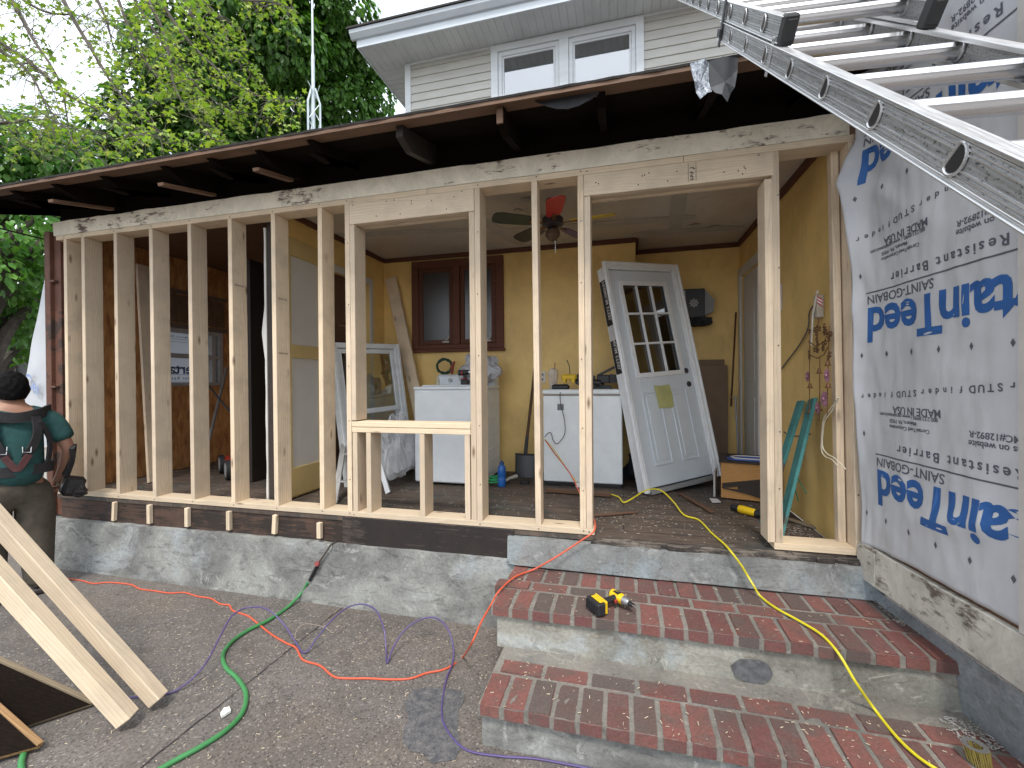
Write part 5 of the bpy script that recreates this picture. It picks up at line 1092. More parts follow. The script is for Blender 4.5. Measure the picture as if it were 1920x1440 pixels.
# black hanging box with wheel mark on recess wall
bx = thing('storage_box', 'black box printed with a ship wheel and letters hung on the mustard wall', 'box', (1, 2.1, 1.3))
q = at(1273, 543, Y=2.08); q2 = at(1322, 594, Y=2.08); x0, x1, z1, z0 = q.x, q2.x, q.z, q2.z
m = MB(); m.box((x0, 2.08, z0), (x1, 2.24, z1), ch=.006); mbx = m.build('box', BLACK, bx)
m = MB(); m.prism([(0, .02), (.085, .055), (.095, .17), (.0, z1-z0-.004)], .12, frameM((x1+.002, 2.22, z0), (1, 0, 0), (0, 0, 1), (0, -1, 0))); m.build('box_flap', plain('grey_flap', (.22, .22, .22), .6), bx)
cxx, czz = (x0+x1)/2+.02, (z0+z1)/2
m = MB(); WI = plain('white_print', (.6, .6, .6), .6)
m.tube([V((cxx+.032*math.cos(t), 2.0785, czz+.032*math.sin(t))) for t in [i*math.pi/12 for i in range(25)]], .003, 5, cap=False)
m.tube([V((cxx+.011*math.cos(t), 2.0785, czz+.011*math.sin(t))) for t in [i*math.pi/8 for i in range(17)]], .0028, 5, cap=False)
for i in range(8): t = i*math.pi/4; m.tube([V((cxx+.01*math.cos(t), 2.0785, czz+.01*math.sin(t))), V((cxx+.048*math.cos(t), 2.0785, czz+.048*math.sin(t)))], .0028, 5)
m.build('wheel_print', WI, mbx)
mb = MB()
for (s, x, z) in (('MONO', x0+.045, z1-.015),):
    vs, fs = textmesh(s, .055 if s == 'MONO' else .035, .001); M_ = frameM((x-.02, 2.0785, z), (0, 0, -1), (1, 0, 0), (0, -1, 0)); mb.add([M_ @ v for v in vs], fs)
mb.build('box_lettering', WI, mbx)
crumple('dark_cap', (x0+.19, 2.1, z0-.05), (.11, .07, .06), cloth('black_cap_cloth', (.02, .02, .024)), 'black cloth cap hanging below the box on the mustard wall', 'cap', amp=.5, seed=4)
# brown panel, rods
q = at(1306, 675, Y=2.2); q2 = at(1358, 675, Y=2.2)
m = MB(); m.box((q.x, 2.19, 0), (q2.x, 2.245, q.z), ch=.004); m.box((q.x+.0, 2.15, 0), (q2.x+.02, 2.185, q.z-.06), ch=.003); m.build('cardboard_panel', plain('brown_cardboard', (.20, .135, .09), .8), label='tall brown cardboard panel leaning behind the white door', cat='cardboard')
cord('wooden_rod', 'thin red brown rod leaning in the far right corner', 'rod', [at(1366, 858, Z=0), at(1373, 720, Y=2.05), at(1380, 586, Y=2.22)], .009, TRIMW)
cn = thing('walking_cane', 'grey metal cane with a pale grip standing by the far doorway', 'cane', at(1385, 862, Z=0))
a, b = at(1385, 862, Y=1.95), at(1379, 745, Y=1.98); m = MB(); m.tube([a, b], .010, 8); m.build('shaft', plain('grey_tube', (.25, .26, .28), .4, .6), cn, smooth=True); m = MB(); m.tube([b+V((-.03, 0, 0)), b+V((.02, 0, .004))], .012, 8); m.build('grip', plain('cane_grip', (.45, .35, .2), .6), cn, smooth=True)
# wooden crate with black straps and hangers
q = at(1352, 935, Z=0); cM = frameM(q, V((.97, -.25, 0)).normalized(), V((.25, .97, 0)).normalized(), (0, 0, 1))
cr = thing('wooden_crate', 'orange plywood crate with black strips on the floor behind the right stud', 'crate', q)
m = MB(); m.box((0, 0, .01), (.42, .02, .30), cM, ch=.002); m.box((0, .021, .01), (.02, .38, .30), cM, ch=.002); m.box((.4, .021, .01), (.42, .38, .30), cM, ch=.002); m.box((.021, .36, .01), (.399, .38, .30), cM, ch=.002); m.box((.021, .021, .01), (.399, .359, .03), cM); m.build('crate_box', BOXW, cr)
m = MB(); m.prism([(0.01, .13), (.42, .215), (.42, .18), (.01, .09)], .012, cM @ frameM((0, -.001, 0), (1, 0, 0), (0, 0, 1), (0, -1, 0))); m.prism([(0.01, .09), (.2, .06), (.42, .0), (.42, .03), (.21, .09)], .012, cM @ frameM((0, -.001, 0), (1, 0, 0), (0, 0, 1), (0, -1, 0))); m.prism([(.12, .095), (.42, .035), (.42, .178), (.12, .115)], .006, cM @ frameM((0, -.0005, 0), (1, 0, 0), (0, 0, 1), (0, -1, 0))); m.build('black_strip', DARKW, cr)
m = MB(); m.box((-.015, -.02, .301), (.44, .4, .315), cM, ch=.003); m.build('crate_lid', DARKW, cr)
m = MB(); m.box((-.06, .04, 0), (-.045, .28, .20), cM, ch=.002); m.build('white_tile', plain('pale_board', (.45, .44, .42), .7), label='pale board scrap leaning on the left side of the crate', cat='scrap')
for i, (c, off, lab) in enumerate((((.05, .12, .45), 0, 'blue wire hanger on top of the orange crate'), ((.7, .7, .72), .03, 'white wire hanger on top of the orange crate'))):
    pts = [cM @ V((x+off, y, .32+.012*i)) for x, y in [(.04, .12), (.1, .05), (.42, .08), (.55, .12), (.42, .2), (.12, .19), (.04, .12)]]; cord('clothes_hanger', lab, 'hanger', pts, .0055, plain(('blue', 'white')[i]+'_hanger_plastic', c, .4))
# yellow multi tool
q = at(1372, 950, Z=.03); q2 = at(1432, 966, Z=.03)
mt = thing('multi_tool', 'yellow and black power tool lying on the floor against the right door stud', 'power tool', q)
d = (q2-q).normalized(); P = lambda t: q+d*t
m = MB(); m.tube([P(0), P(.04), P(.10)], [.022, .028, .026], 10); m.build('head', BLACK, mt, smooth=True); m = MB(); m.tube([P(.06), P(.08), P(.16), P(.19)], [.027, .030, .027, .025], 12); m.build('body', YP, mt, smooth=True)
m = MB(); m.tube([P(.185), P(.24)], [.027, .028], 10); m.box((-.03, -.03, -.02), (.03, .03, .03), Matrix.Translation(P(.25)), ch=.005); m.build('battery', BLACK, mt)
m = MB(); P_ = [at(x, y, Z=.004) for x, y in ((1330, 935), (1345, 936), (1352, 942), (1336, 943))]; m.prism([(p.x-P_[0].x, p.y-P_[0].y) for p in P_], .004, Matrix.Translation(P_[0])); m.build('paper_scrap', plain('grey_scrap', (.55, .55, .55), .8), label='pale scrap on the floor in front of the crate', cat='scrap')
# teal boards on the right wall
TEAL = flaky('chipped_teal_paint', (.06, .24, .235), (.10, .07, .05), .60, 7, (1, 3, 3))
for i, (tp1, bt1, lab) in enumerate((((1502, 752), (1448, 925), 'chipped teal board leaning on the right wall, the left one of two'), ((1524, 748), (1478, 935), 'chipped teal board leaning on the right wall, the right one of two'))):
    a = at(*tp1, X=1.165); b = at(*bt1, X=.98 if i else .97); d = (b-a)/(a.z-b.z); b = b+d*b.z
    board('teal_board', b, a, .085, .02, (0, 1, .0), TEAL, None, label=lab, cat='board', group='teal boards leaning on the right wall')
for i, (p, p2, lab) in enumerate((((1492, 890), (1512, 925), 'thin green stick standing behind the teal boards, upper one'), ((1488, 905), (1497, 940), 'thin green stick standing behind the teal boards, lower one'))):
    cord('green_stick', lab, 'stick', [at(*p, X=1.15), at(*p2, X=1.14)], .004, plain('green_stick_paint', (.05, .22, .12), .6))
# wall fittings on right wall
m = MB(); q = at(1466, 556, X=1.2); m.box((1.175, q.y-.02, q.z-.11), (1.1995, q.y+.09, q.z+.10), ch=.006); m.build('door_chime', plain('pale_lilac_plastic', (.62, .58, .66), .4), porch, label='pale plastic chime box on the mustard right wall')
m = MB(); q = at(1542, 575, X=1.2); m.box((1.16, q.y-.03, q.z-.07), (1.1995, q.y+.03, q.z+.07), ch=.005); sb = m.build('junction_box', flaky('chipped_cream', (.6, .55, .45), (.1, .08, .06), .6, 12), porch)
m = MB(); q = at(1017, 707, Y=1.8); m.box((q.x-.035, 1.792, q.z-.06), (q.x+.035, 1.7995, q.z+.06), ch=.003); ou = m.build('outlet', plain('ivory_plate', (.7, .68, .6), .4), porch); m = MB()
for z in (-.025, .025): m.box((q.x-.013, 1.789, q.z+z-.014), (q.x+.013, 1.7918, q.z+z+.014), ch=.002)
m.build('socket', GREY, ou)
fg = thing('small_flag', 'tiny red and white striped flag on a white stick at the junction box', 'flag', at(1524, 640, X=1.15))
m = MB(); m.tube([at(1521, 648, X=1.15), at(1524, 590, X=1.15), at(1533, 545, X=1.15)], .006, 6); m.build('stick', plain('white_stick', (.75, .72, .62), .5), fg)
m = MB(); a = at(1533, 548, X=1.148); 
for i in range(5):
    m.k = i % 2; m.grid(lambda u, v: a+V((-.01*math.sin(u*5), -.045*u, -.005-.009*(i+v)-.05*u)), 8, 1)
m.build('flag_cloth', [plain('flag_red', (.4, .04, .05), .8), plain('flag_white', (.7, .66, .62), .8)], fg)
# wind chime
ch = thing('wind_chime', 'rusty hanging chime with three pink metal flowers and bells on the right wall', 'wind chime', at(1535, 600, X=1.13))
CO = plain('rusty_copper', (.20, .10, .05), .5, .6); PK = plain('pink_enamel', (.38, .19, .24), .5)
def at2(x, y): return at(x, y, X=1.135)
m = MB()
for l in ([(1535, 595), (1533, 625), (1531, 660)], [(1519, 620), (1518, 680), (1518, 790)], [(1555, 610), (1553, 680), (1551, 790)], [(1537, 670), (1537, 740), (1536, 790)], [(1516, 640), (1530, 650), (1546, 640), (1553, 622)], [(1518, 665), (1532, 672), (1545, 665), (1553, 650)]): m.tube([at2(*p) for p in l], .003, 5)
m.build('chain', CO, ch)
m = MB()
for i in range(26):
    x = random.choice((1518, 1531, 1535, 1546, 1554)); y = random.uniform(610, 672); c = at2(x+random.uniform(-4, 4), y)
    for k in range(5):
        t = k*1.257+i; m.ball(c+V((0, .012*math.cos(t), .012*math.sin(t))), (.003, .009, .006), 6)
m.build('leaf_ornament', CO, ch)
m = MB()
for (x, y) in ((1519, 727), (1553, 727), (1552, 685), (1536, 700), (1518, 775), (1537, 770)):
    c = at2(x, y); m.lathe([(.004, .03), (.009, .022), (.012, .004), (.019, 0), (.017, -.002), (.003, -.002)], 12, Matrix.Translation(c))
m.build('bell', CO, ch, smooth=True)
for (x, y, r_) in ((1519, 706, .036), (1556, 704, .042), (1551, 748, .052), (1538, 765, .040)):
    c = at2(x, y)-V((.012, 0, 0)); m = MB()
    for k in range(14):
        t = k*2*math.pi/14; d = V((0, math.cos(t), math.sin(t))); e = V((0, -math.sin(t), math.cos(t)))
        m.add([c, c+d*r_*.6+e*r_*.17+V((-.006, 0, 0)), c+d*r_+V((-.002, 0, 0)), c+d*r_*.6-e*r_*.17+V((-.006, 0, 0)), c+V((.004, 0, 0)), c+d*r_*.6+V((.003, 0, 0))], [(0, 1, 2, 3), (4, 5, 2, 1), (4, 3, 2, 5)])
    m.ball(c+V((-.006, 0, 0)), (.008, .009, .009), 8); m.build('flower', PK, ch)
# wires on right wall
IV = plain('ivory_cable', (.62, .56, .42), .5); GC = plain('grey_cable', (.12, .10, .09), .6)
cord('loose_wire', 'pale twin wire curling down beside the corner stud, left strand', 'wire', [at(x, y, X=1.14) for x, y in [(1571, 748), (1558, 765), (1546, 782), (1542, 800), (1540, 840), (1546, 855), (1560, 862), (1572, 875)]], .0035, IV)
cord('loose_wire', 'pale twin wire curling down beside the corner stud, right strand', 'wire', [at(x, y, X=1.13) for x, y in [(1573, 745), (1560, 770), (1549, 785), (1544, 800), (1542, 835), (1550, 850), (1566, 860), (1586, 880)]], .0035, IV)
cord('wall_cable', 'grey cable sagging across the mustard right wall up to the junction box', 'cable', [at(x, y, X=1.185) for x, y in [(1465, 692), (1480, 672), (1500, 645), (1515, 615), (1518, 585), (1532, 565)]], .005, GC)
cord('wall_cable', 'grey cable drooping across the right wall in front of the teal boards', 'cable', [at(x, y, X=1.12) for x, y in [(1470, 810), (1480, 816), (1500, 818), (1520, 814)]], .0045, GC)
# ceiling fan
fc = V((-.53, .66, CZ))
fan = thing('ceiling_fan', 'ceiling fan with red yellow purple and black blades under the patched ceiling', 'ceiling fan', fc)
m = MB(); m.lathe([(.05, 0), (.055, -.03), (.015, -.045), (.015, -.12), (.06, -.125), (.085, -.15), (.085, -.2), (.05, -.22), (.03, -.225)], 20, Matrix.Translation(fc)); m.build('motor', plain('dark_fan_metal', (.05, .04, .04), .4, .3), fan, smooth=True)
m = MB(); m.lathe([(.03, -.226), (.055, -.245), (.06, -.28), (.03, -.32), (.005, -.33)], 16, Matrix.Translation(fc)); m.build('lamp_shade', plain('amber_shade', (.10, .06, .035), .4), fan, smooth=True)
m = MB(); m.tube([fc+V((.02, 0, -.3)), fc+V((.02, 0, -.42))], .0015, 4); m.build('pull_chain', SILV, fan)
for i, (c, ang) in enumerate((((.50, .02, .025), -78), ((.65, .45, .02), -6), ((.07, .04, .16), 66), ((.03, .03, .03), 138), ((.03, .04, .03), 210))):
    M_ = Matrix.Translation(fc+V((0, 0, -.185))) @ Matrix.Rotation(R(ang), 4, 'Z') @ Matrix.Rotation(R(13), 4, 'X')
    poly = [(.15, -.045), (.2, -.06), (.42, -.072), (.47, -.062), (.49, -.03), (.49, .03), (.47, .062), (.42, .072), (.2, .06), (.15, .045)]
    m = MB(); m.prism(poly, .006, M_); bl_ = m.build('blade', plain('blade_paint_%d' % i, c, .4), fan)
    m = MB(); m.box((.07, -.015, -.008), (.2, .015, -.001), M_, ch=.002); m.build('blade_arm', CO, bl_)
# mower in the left room
q = at(478, 895, Y=1.15); q.z = 0
mw = thing('lawn_mower', 'red and black push mower with grey bag parked in the dark left room', 'lawn mower', q)
MM = Matrix.Translation(q) @ Matrix.Rotation(R(-35), 4, 'Z')
m = MB(); m.box((-.24, -.26, .08), (.24, .26, .19), MM, ch=.03); m.build('deck', plain('mower_red', (.35, .03, .02), .4), mw)
m = MB(); m.lathe([(.13, 0), (.14, .03), (.14, .10), (.11, .14), (.05, .15)], 16, MM @ Matrix.Translation((0, 0, .191))); m.box((-.13, -.16, .22), (-.05, .0, .32), MM, ch=.01); m.build('engine', BLACK, mw, smooth=True)
for x in (-.22, .22):
    for y in (-.28, .28):
        T = MM @ Matrix.Translation((x, y, .10)) @ Matrix.Rotation(R(90), 4, 'X'); m = MB(); m.lathe([(.07, -.02), (.1, -.02), (.1, .02), (.07, .02)], 20, T); wh = m.build('wheel', RUBBER, mw, smooth=True); m = MB(); m.lathe([(.02, -.024), (.072, -.022), (.072, .022), (.02, .024)], 14, T); m.build('rim', plain('pale_rim', (.3, .3, .3), .5), wh)
m = MB()
for x in (-.2, .2): m.tube([MM @ V((x, .22, .15)), MM @ V((x, .6, .62)), MM @ V((x*.9, .66, .9))], .012, 8)
m.tube([MM @ V((-.18, .66, .9)), MM @ V((.18, .66, .9))], .012, 8); m.build('handlebar', BLACK, mw, smooth=True)
crumple('bag', (q.x, q.y+.02, .45), (.13, .12, .14), GBAG, parent=mw, amp=.4, seed=12)
cord('long_tool_handle', 'grey pole leaning in the dark left room before the window', 'pole', [at(392, 825, X=-4.2), at(425, 690, X=-4.75)], .016, plain('grey_pole', (.16, .15, .14), .6))
cord('long_tool_handle', 'black pole slanting down toward the mower in the left room', 'pole', [at(390, 722, X=-4.3), at(430, 770, X=-4.0), at(470, 805, X=-3.7)], .010, BLACK)

# ================================================================== ANTENNA TOWER
tb = at(588, 243, Y=4.5)
tw = thing('antenna_tower', 'slim galvanised lattice antenna tower rising behind the porch roof', 'antenna tower', (tb.x, 4.5, GZ))
GAL = plain('galvanised_steel', (.52, .58, .6), .5, .5)
r_ = .125; cs = [V((tb.x+r_*math.cos(a), 4.5+r_*math.sin(a), 0)) for a in (R(-100), R(20), R(140))]; zt = at(588, 166, Y=4.5).z
m = MB()
for c in cs: m.tube([c+V((0, 0, GZ)), c+V((0, 0, zt-.3)), V((tb.x+(c.x-tb.x)*.3, 4.5+(c.y-4.5)*.3, zt))], .02, 6)
m.build('leg', GAL, tw)
m = MB(); z = GZ+.2; i = 0
while z < zt-.5:
    for k in range(3): a, b = cs[k], cs[(k+1) % 3]; m.tube([a+V((0, 0, z)), b+V((0, 0, z+.36))], .007, 5); m.tube([b+V((0, 0, z+.36)), a+V((0, 0, z+.72))], .007, 5)
    z += .72
m.build('bracing', GAL, tw)
m = MB(); m.tube([(tb.x, 4.5, zt-.8), (tb.x, 4.5, zt+.6), (tb.x, 4.5, zt+.7), (tb.x, 4.5, zt+5)], [.032, .032, .02, .016], 8); m.build('mast', GAL, tw)

# ================================================================== TREES
def leaf_shape(kind):
    if kind == 'maple':
        pts = []
        for i in range(10):
            a = math.pi/2+i*2*math.pi/10; rr = (1, .42, .85, .4, .62, .30, .62, .4, .85, .42)[i]; pts.append((rr*math.cos(a), rr*math.sin(a)))
        return pts
    return [(0, 1), (-.55, .15), (-.35, -.6), (.35, -.6), (.55, .15)]
MAPLE = leaf_shape('maple'); SIMP = leaf_shape('s')
def rotm(hang=.6):
    n = V((random.gauss(0, 1), random.gauss(0, 1), abs(random.gauss(0, 1))*1.4+.3)).normalized(); d = V((random.gauss(0, 1), random.gauss(0, 1), -hang*2)); d = (d-n*d.dot(n)).normalized(); return n.cross(d), d, n
def add_leaf(m, p, s, shape, ob=None):
    if ob is None: x, y, z = rotm()
    else: x, y, z = ob
    b = len(m.v)
    for (u, v) in shape:
        q = p+x*(u*s)+y*((v+.6)*s)+z*(.18*s*abs(u)*-1); m.v.append((q.x, q.y, q.z))
    m.f.append(tuple(range(b, b+len(shape)))); m.mi.append(0)
def crown(m, clumps, per, s, shape, seed=1):
    rnd = random.Random(seed)
    for (c, r_) in clumps:
        for i in range(int(per*r_*r_)):
            d = V((rnd.gauss(0, 1), rnd.gauss(0, 1), rnd.gauss(0, 1))).normalized(); t = 1-.22*rnd.random()**1.5
            bump = 1+.24*mnoise.noise(d*3.1+c)+.12*mnoise.noise(d*8+c); p = c+V((d.x*r_, d.y*r_, d.z*r_*.9))*t*bump
            if (p-c).dot(CAM-c) < -r_*r_*.45: continue
            n = (d+V((rnd.gauss(0, .45), rnd.gauss(0, .45), .55+rnd.gauss(0, .3)))).normalized(); y = V((d.x*.4, d.y*.4, -1.0)); y = (y-n*y.dot(n)).normalized(); x = y.cross(n)
            add_leaf(m, p, s*rnd.uniform(.7, 1.3), shape, (x, y, n))
def dirpt(px, py, dist):
    r = ray(px, py); return CAM+r.normalized()*dist
def trunk(m, base, top, r0, r1, n=8):
    pts = [base.lerp(top, i/n)+V((mnoise.noise(V((i*.7, base.x, 0)))*.15*r0*3, mnoise.noise(V((i*.7, 3, base.x)))*.15*r0*3, 0)) for i in range(n+1)]; m.tube(pts, [r0+(r1-r0)*i/n for i in range(n+1)], 10); return pts
def big_tree(name, label, spec, dist, per, s, lm, bark=BARK, seed=3, trunk_px=None, cat='tree', r0=.35):
    rnd = random.Random(seed); clumps = []
    for (px, py, rp, dd) in spec:
        c = dirpt(px, py, dist+dd); r_ = rp/FPX*(dist+dd)/ (ray(px, py).length) * 1.0; clumps.append((c, r_))
    zt_ = max(c.z for c, _ in clumps); bx_ = sum((c.x for c, _ in clumps))/len(clumps); by = sum((c.y for c, _ in clumps))/len(clumps)
    if trunk_px: tt = dirpt(trunk_px, 700, dist); bx_, by = tt.x, tt.y
    base = V((bx_, by, GZ)); t = thing(name, label, cat, base, group='trees behind the porch')
    m = MB(); tp = trunk(m, base, V((bx_, by, zt_*.75)), r0, .08)
    for c, r_ in clumps:
        st = tp[min(8, max(2, int(8*min(1, (c.z*.55)/(zt_*.75)))))]; mid = st.lerp(c, .5)+V((0, 0, .3)); m.tube(spline([st, mid, c], 4), [.12-.09*i/8 for i in range(9)], 6)
    m.build('trunk', bark, t, smooth=True)
    m = MB(); crown(m, clumps, per, s, SIMP, seed); m.build('crown', lm, t)
    return t
sp = [(640, 20, 60, 0), (560, -20, 80, 1), (470, 10, 90, 0), (400, 60, 85, .5), (330, 110, 80, 0), (690, 110, 48, .2), (700, 185, 42, 0), (620, 110, 70, .3), (540, 100, 85, -.3), (460, 130, 85, .2), (380, 190, 80, 0), (290, 200, 70, .4), (640, 190, 70, .1), (560, 205, 75, 0), (480, 220, 75, .4), (400, 270, 70, 0), (240, 250, 60, .3), (310, 285, 70, .2), (230, 320, 60, 0), (160, 310, 60, .2), (610, 260, 60, .6), (520, 290, 60, .5), (590, 30, 70, .5), (510, 50, 80, 1.5), (430, 330, 60, 1.5), (340, 350, 60, 1)]
big_tree('maple_tree', 'huge dark green maple with dense rounded crown behind the roof and antenna', sp, 14.5, 4300, .086, LEAFD, seed=4, trunk_px=480)
sp = [(60, 290, 75, 0), (10, 260, 60, .2), (120, 330, 70, .2), (20, 350, 70, 0), (90, 250, 50, .4), (150, 380, 60, .3), (-60, 300, 80, 0)]
big_tree('leafy_tree', 'mid green leafy tree at the far left above the roof corner', sp, 10.5, 3000, .068, LEAFM, seed=8, trunk_px=-90, r0=.2)
sp = [(30, 430, 50, 0), (80, 470, 45, .3), (20, 520, 55, .3), (75, 560, 50, .5), (15, 600, 50, .6), (-50, 500, 70, 0), (50, 640, 45, 1), (110, 430, 35, .5), (70, 400, 40, .2), (20, 470, 50, .8), (60, 520, 55, 1.), (110, 540, 50, 1.2)]
big_tree('leafy_tree', 'dark leafy tree filling the gap under the left end of the roof', sp, 8.5, 2200, .06, LEAFM, seed=9, trunk_px=-70, r0=.15)
sp = [(-20, 560, 120, 0), (60, 560, 90, .4), (120, 600, 80, .8), (180, 500, 80, 1), (30, 470, 90, .6)]
big_tree('leafy_tree', 'deep green hedge like tree farthest back at the left edge', sp, 12.5, 1100, .10, LEAFD, seed=10, trunk_px=-40, r0=.15)
# pole behind
q = at(57, 640, Y=3.2); m = MB(); m.tube([(q.x, 3.2, GZ), (q.x, 3.2, at(57, 460, Y=3.2).z), (q.x-.02, 3.2, at(57, 430, Y=3.2).z)], [.035, .03, .025], 10); m.build('grey_pole', plain('weathered_pole', (.25, .24, .19), .8), label='weathered grey pole standing before the trees at far left', cat='pole')
# neighbour house at left edge
nb = thing('neighbour_house', 'dark brick house corner with a white post glimpsed at the far left edge', 'house', (-16, 7, GZ))
q = at(45, 690, d=12); q0 = at(-120, 690, d=12.5)
NM = frameM((q.x, q.y, 0), (rgt.x, rgt.y, 0), (fwd.x, fwd.y, 0), (0, 0, 1))
m = MB(); m.box((-4, 0, GZ), (1.2, 4, 2.1), NM); m.build('wall', siding_mat('dark_wall', (.03, .03, .032)), nb); m = MB(); m.box((-.42, -.08, GZ), (-.2, -.01, 2.1), NM, ch=.01); m.build('post', plain('dull_white_post', (.35, .36, .35), .7), nb)
m = MB(); m.prism([(-4.3, 2.1), (1.5, 2.1), (-1, 3.0)], 4.4, NM @ frameM((0, 4.2, 0), (1, 0, 0), (0, 0, 1), (0, -1, 0))); m.build('roof', SHINGLE, nb)
# light green maple whose branches reach in from the upper left
mt_ = thing('spring_maple', 'light green maple with drooping branches reaching in from the upper left', 'tree', (-9.6, -1.0, GZ))
tm = MB(); tpts = trunk(tm, V((-9.6, -1.0, GZ)), V((-9.2, -.6, 8.5)), .28, .12, 10); lf = MB(); tg = MB(); rnd = random.Random(21)
def P(px, py, d): return at(px, py, d=d)
limbs = [
 ([P(250, -180, 6.0), P(285, -40, 5.7), P(340, 60, 5.5), P(420, 140, 5.4), P(500, 185, 5.3), P(565, 192, 5.3)], 1.0),
 ([P(210, -160, 6.2), P(240, -30, 6.0), P(290, 60, 5.8), P(350, 140, 5.7), P(420, 200, 5.6), P(500, 220, 5.6)], 1.1),
 ([P(180, -180, 6.0), P(210, -40, 5.6), P(250, 70, 5.4), P(300, 150, 5.2), P(380, 210, 5.1)], 1.0),
 ([P(330, -160, 5.8), P(390, -60, 5.6), P(440, -5, 5.5), P(520, 5, 5.4), P(560, 25, 5.4)], .9),
 ([P(300, -160, 5.6), P(340, -50, 5.5), P(400, 20, 5.4), P(455, 55, 5.3)], 1.1),
 ([P(60, -180, 5.0), P(110, -20, 4.9), P(170, 90, 4.8), P(220, 170, 4.7), P(290, 240, 4.6), P(310, 270, 4.6)], .8),
 ([P(-60, -100, 5.0), P(20, 0, 4.9), P(60, 70, 4.8), P(110, 150, 4.7), P(130, 240, 4.6), P(150, 300, 4.6)], .45),
 ([P(-100, -60, 4.6), P(-20, 60, 4.5), P(60, 120, 4.4), P(130, 180, 4.3), P(210, 220, 4.3), P(270, 270, 4.2)], .6),
 ([P(-100, 0, 4.4), P(-20, 80, 4.4), P(50, 130, 4.3), P(90, 200, 4.2), P(140, 270, 4.2)], .35),
 ([P(-90, -100, 5.4), P(0, -30, 5.3), P(80, 20, 5.2), P(150, 30, 5.2), P(220, 50, 5.1)], .3),
 ([P(120, -160, 5.8), P(170, -30, 5.6), P(200, 40, 5.5), P(215, 90, 5.5), P(250, 120, 5.5)], .45),
 ([P(240, -150, 5.4), P(270, -20, 5.2), P(310, 70, 5.1), P(330, 170, 5.0), P(380, 240, 5.0), P(400, 265, 5.0)], 1.0),
 ([P(-100, 200, 5.0), P(-20, 230, 4.9), P(60, 225, 4.8), P(130, 235, 4.7), P(200, 250, 4.7)], .7),
 ([P(280, -150, 6.3), P(330, -30, 6.1), P(380, 60, 6.0), P(440, 110, 5.9), P(480, 150, 5.9)], 1.1),
 ([P(-120, 60, 5.2), P(-30, 170, 5.0), P(30, 260, 4.9), P(90, 300, 4.8)], .5)]
for li, (pts, dens) in enumerate(limbs):
    root_ = tpts[7+li % 4]; full = spline([root_, root_.lerp(pts[0], .55)+V((0, 0, .6))]+pts, 7); L_ = len(full)
    tm.tube(full, [max(.004, .05*(1-i/L_)**1.3) for i in range(L_)], 6)
    start = 14
    for i in range(start, L_):
        for b in range(3):
            if rnd.random() > .72: continue
            p = full[i]; dr_ = V((rnd.gauss(0, 1), rnd.gauss(0, 1), rnd.gauss(-.35, .6))).normalized(); ln_ = rnd.uniform(.16, .5); tw_ = [p, p+dr_*ln_*.5+V((0, 0, .03)), p+dr_*ln_+V((0, 0, -.07))]
            if tw_[-1].z < 2.9 and tw_[-1].x > -5.3: continue
            dv = tw_[-1]-CAM
            if 960+FPX*dv.dot(rgt)/dv.dot(fwd) > 572: continue
            tws = spline(tw_, 4); tg.tube(tws, [.004, .0038, .0034, .003, .003, .0026, .0024, .002, .0018], 4, cap=False)
            nl = int(rnd.uniform(4, 10)*dens+rnd.random()*.6)
            for q_ in range(nl):
                t = rnd.uniform(.35, 1.0); c = tws[int(t*(len(tws)-1))]+V((rnd.gauss(0, .03), rnd.gauss(0, .03), rnd.gauss(0, .025)))
                random.seed(rnd.random()); add_leaf(lf, c, rnd.uniform(.023, .051), MAPLE)
tm.build('trunk', BARK, mt_, smooth=True); tg.build('twigs', TWIG, mt_); lf.build('leaves', LEAFL, mt_)

# ================================================================== PERSON
SKIN = plain('skin', (.33, .17, .11), .55, var=.08); HAIR = plain('black_hair', (.004, .0035, .004), .85, var=.4, sc=60); HAIR.node_tree.nodes['Principled BSDF'].inputs['Specular IOR Level'].default_value = .15; SHIRT = cloth('dark_teal_shirt', (.018, .075, .072)); TROU = cloth('brown_work_trousers', (.085, .07, .052)); STRAP = cloth('black_webbing', (.022, .02, .022), .8); STR2 = cloth('maroon_webbing', (.10, .035, .035), .8)
pc0 = at(22, 740, d=3.3); px0 = V((pc0.x, pc0.y, GZ)); yawp = math.atan2(-(px0.x-CAM.x), px0.y-CAM.y)+R(6)
PM = Matrix.Translation(px0) @ Matrix.Rotation(yawp, 4, 'Z')          # local: +y away from camera (facing), +x right of the picture
per = thing('person', 'person seen from behind in teal t-shirt and black harness holding a tool at the left', 'person', px0)
def skin(name, verts, edges, radii, mat, root=0, sub=2):
    me = bpy.data.meshes.new(name); me.from_pydata([PM @ V(v) for v in verts], edges, []); o = bpy.data.objects.new(name, me); col.objects.link(o)
    md = o.modifiers.new('skin', 'SKIN'); md.use_smooth_shade = True
    for i, r in enumerate(radii):
        sv = me.skin_vertices[0].data[i]; sv.radius = (r, r) if not isinstance(r, tuple) else r; sv.use_root = (i == root)
    if sub: s_ = o.modifiers.new('sub', 'SUBSURF'); s_.levels = sub; s_.render_levels = sub
    dg = bpy.context.evaluated_depsgraph_get(); dg.update(); me2 = bpy.data.meshes.new_from_object(o.evaluated_get(dg)); bpy.data.objects.remove(o)
    me2.materials.clear(); me2.materials.append(mat); me2.polygons.foreach_set('use_smooth', [True]*len(me2.polygons))
    o2 = bpy.data.objects.new(name, me2); col.objects.link(o2); place(o2, per, I4); return o2
Sx = lambda s: s
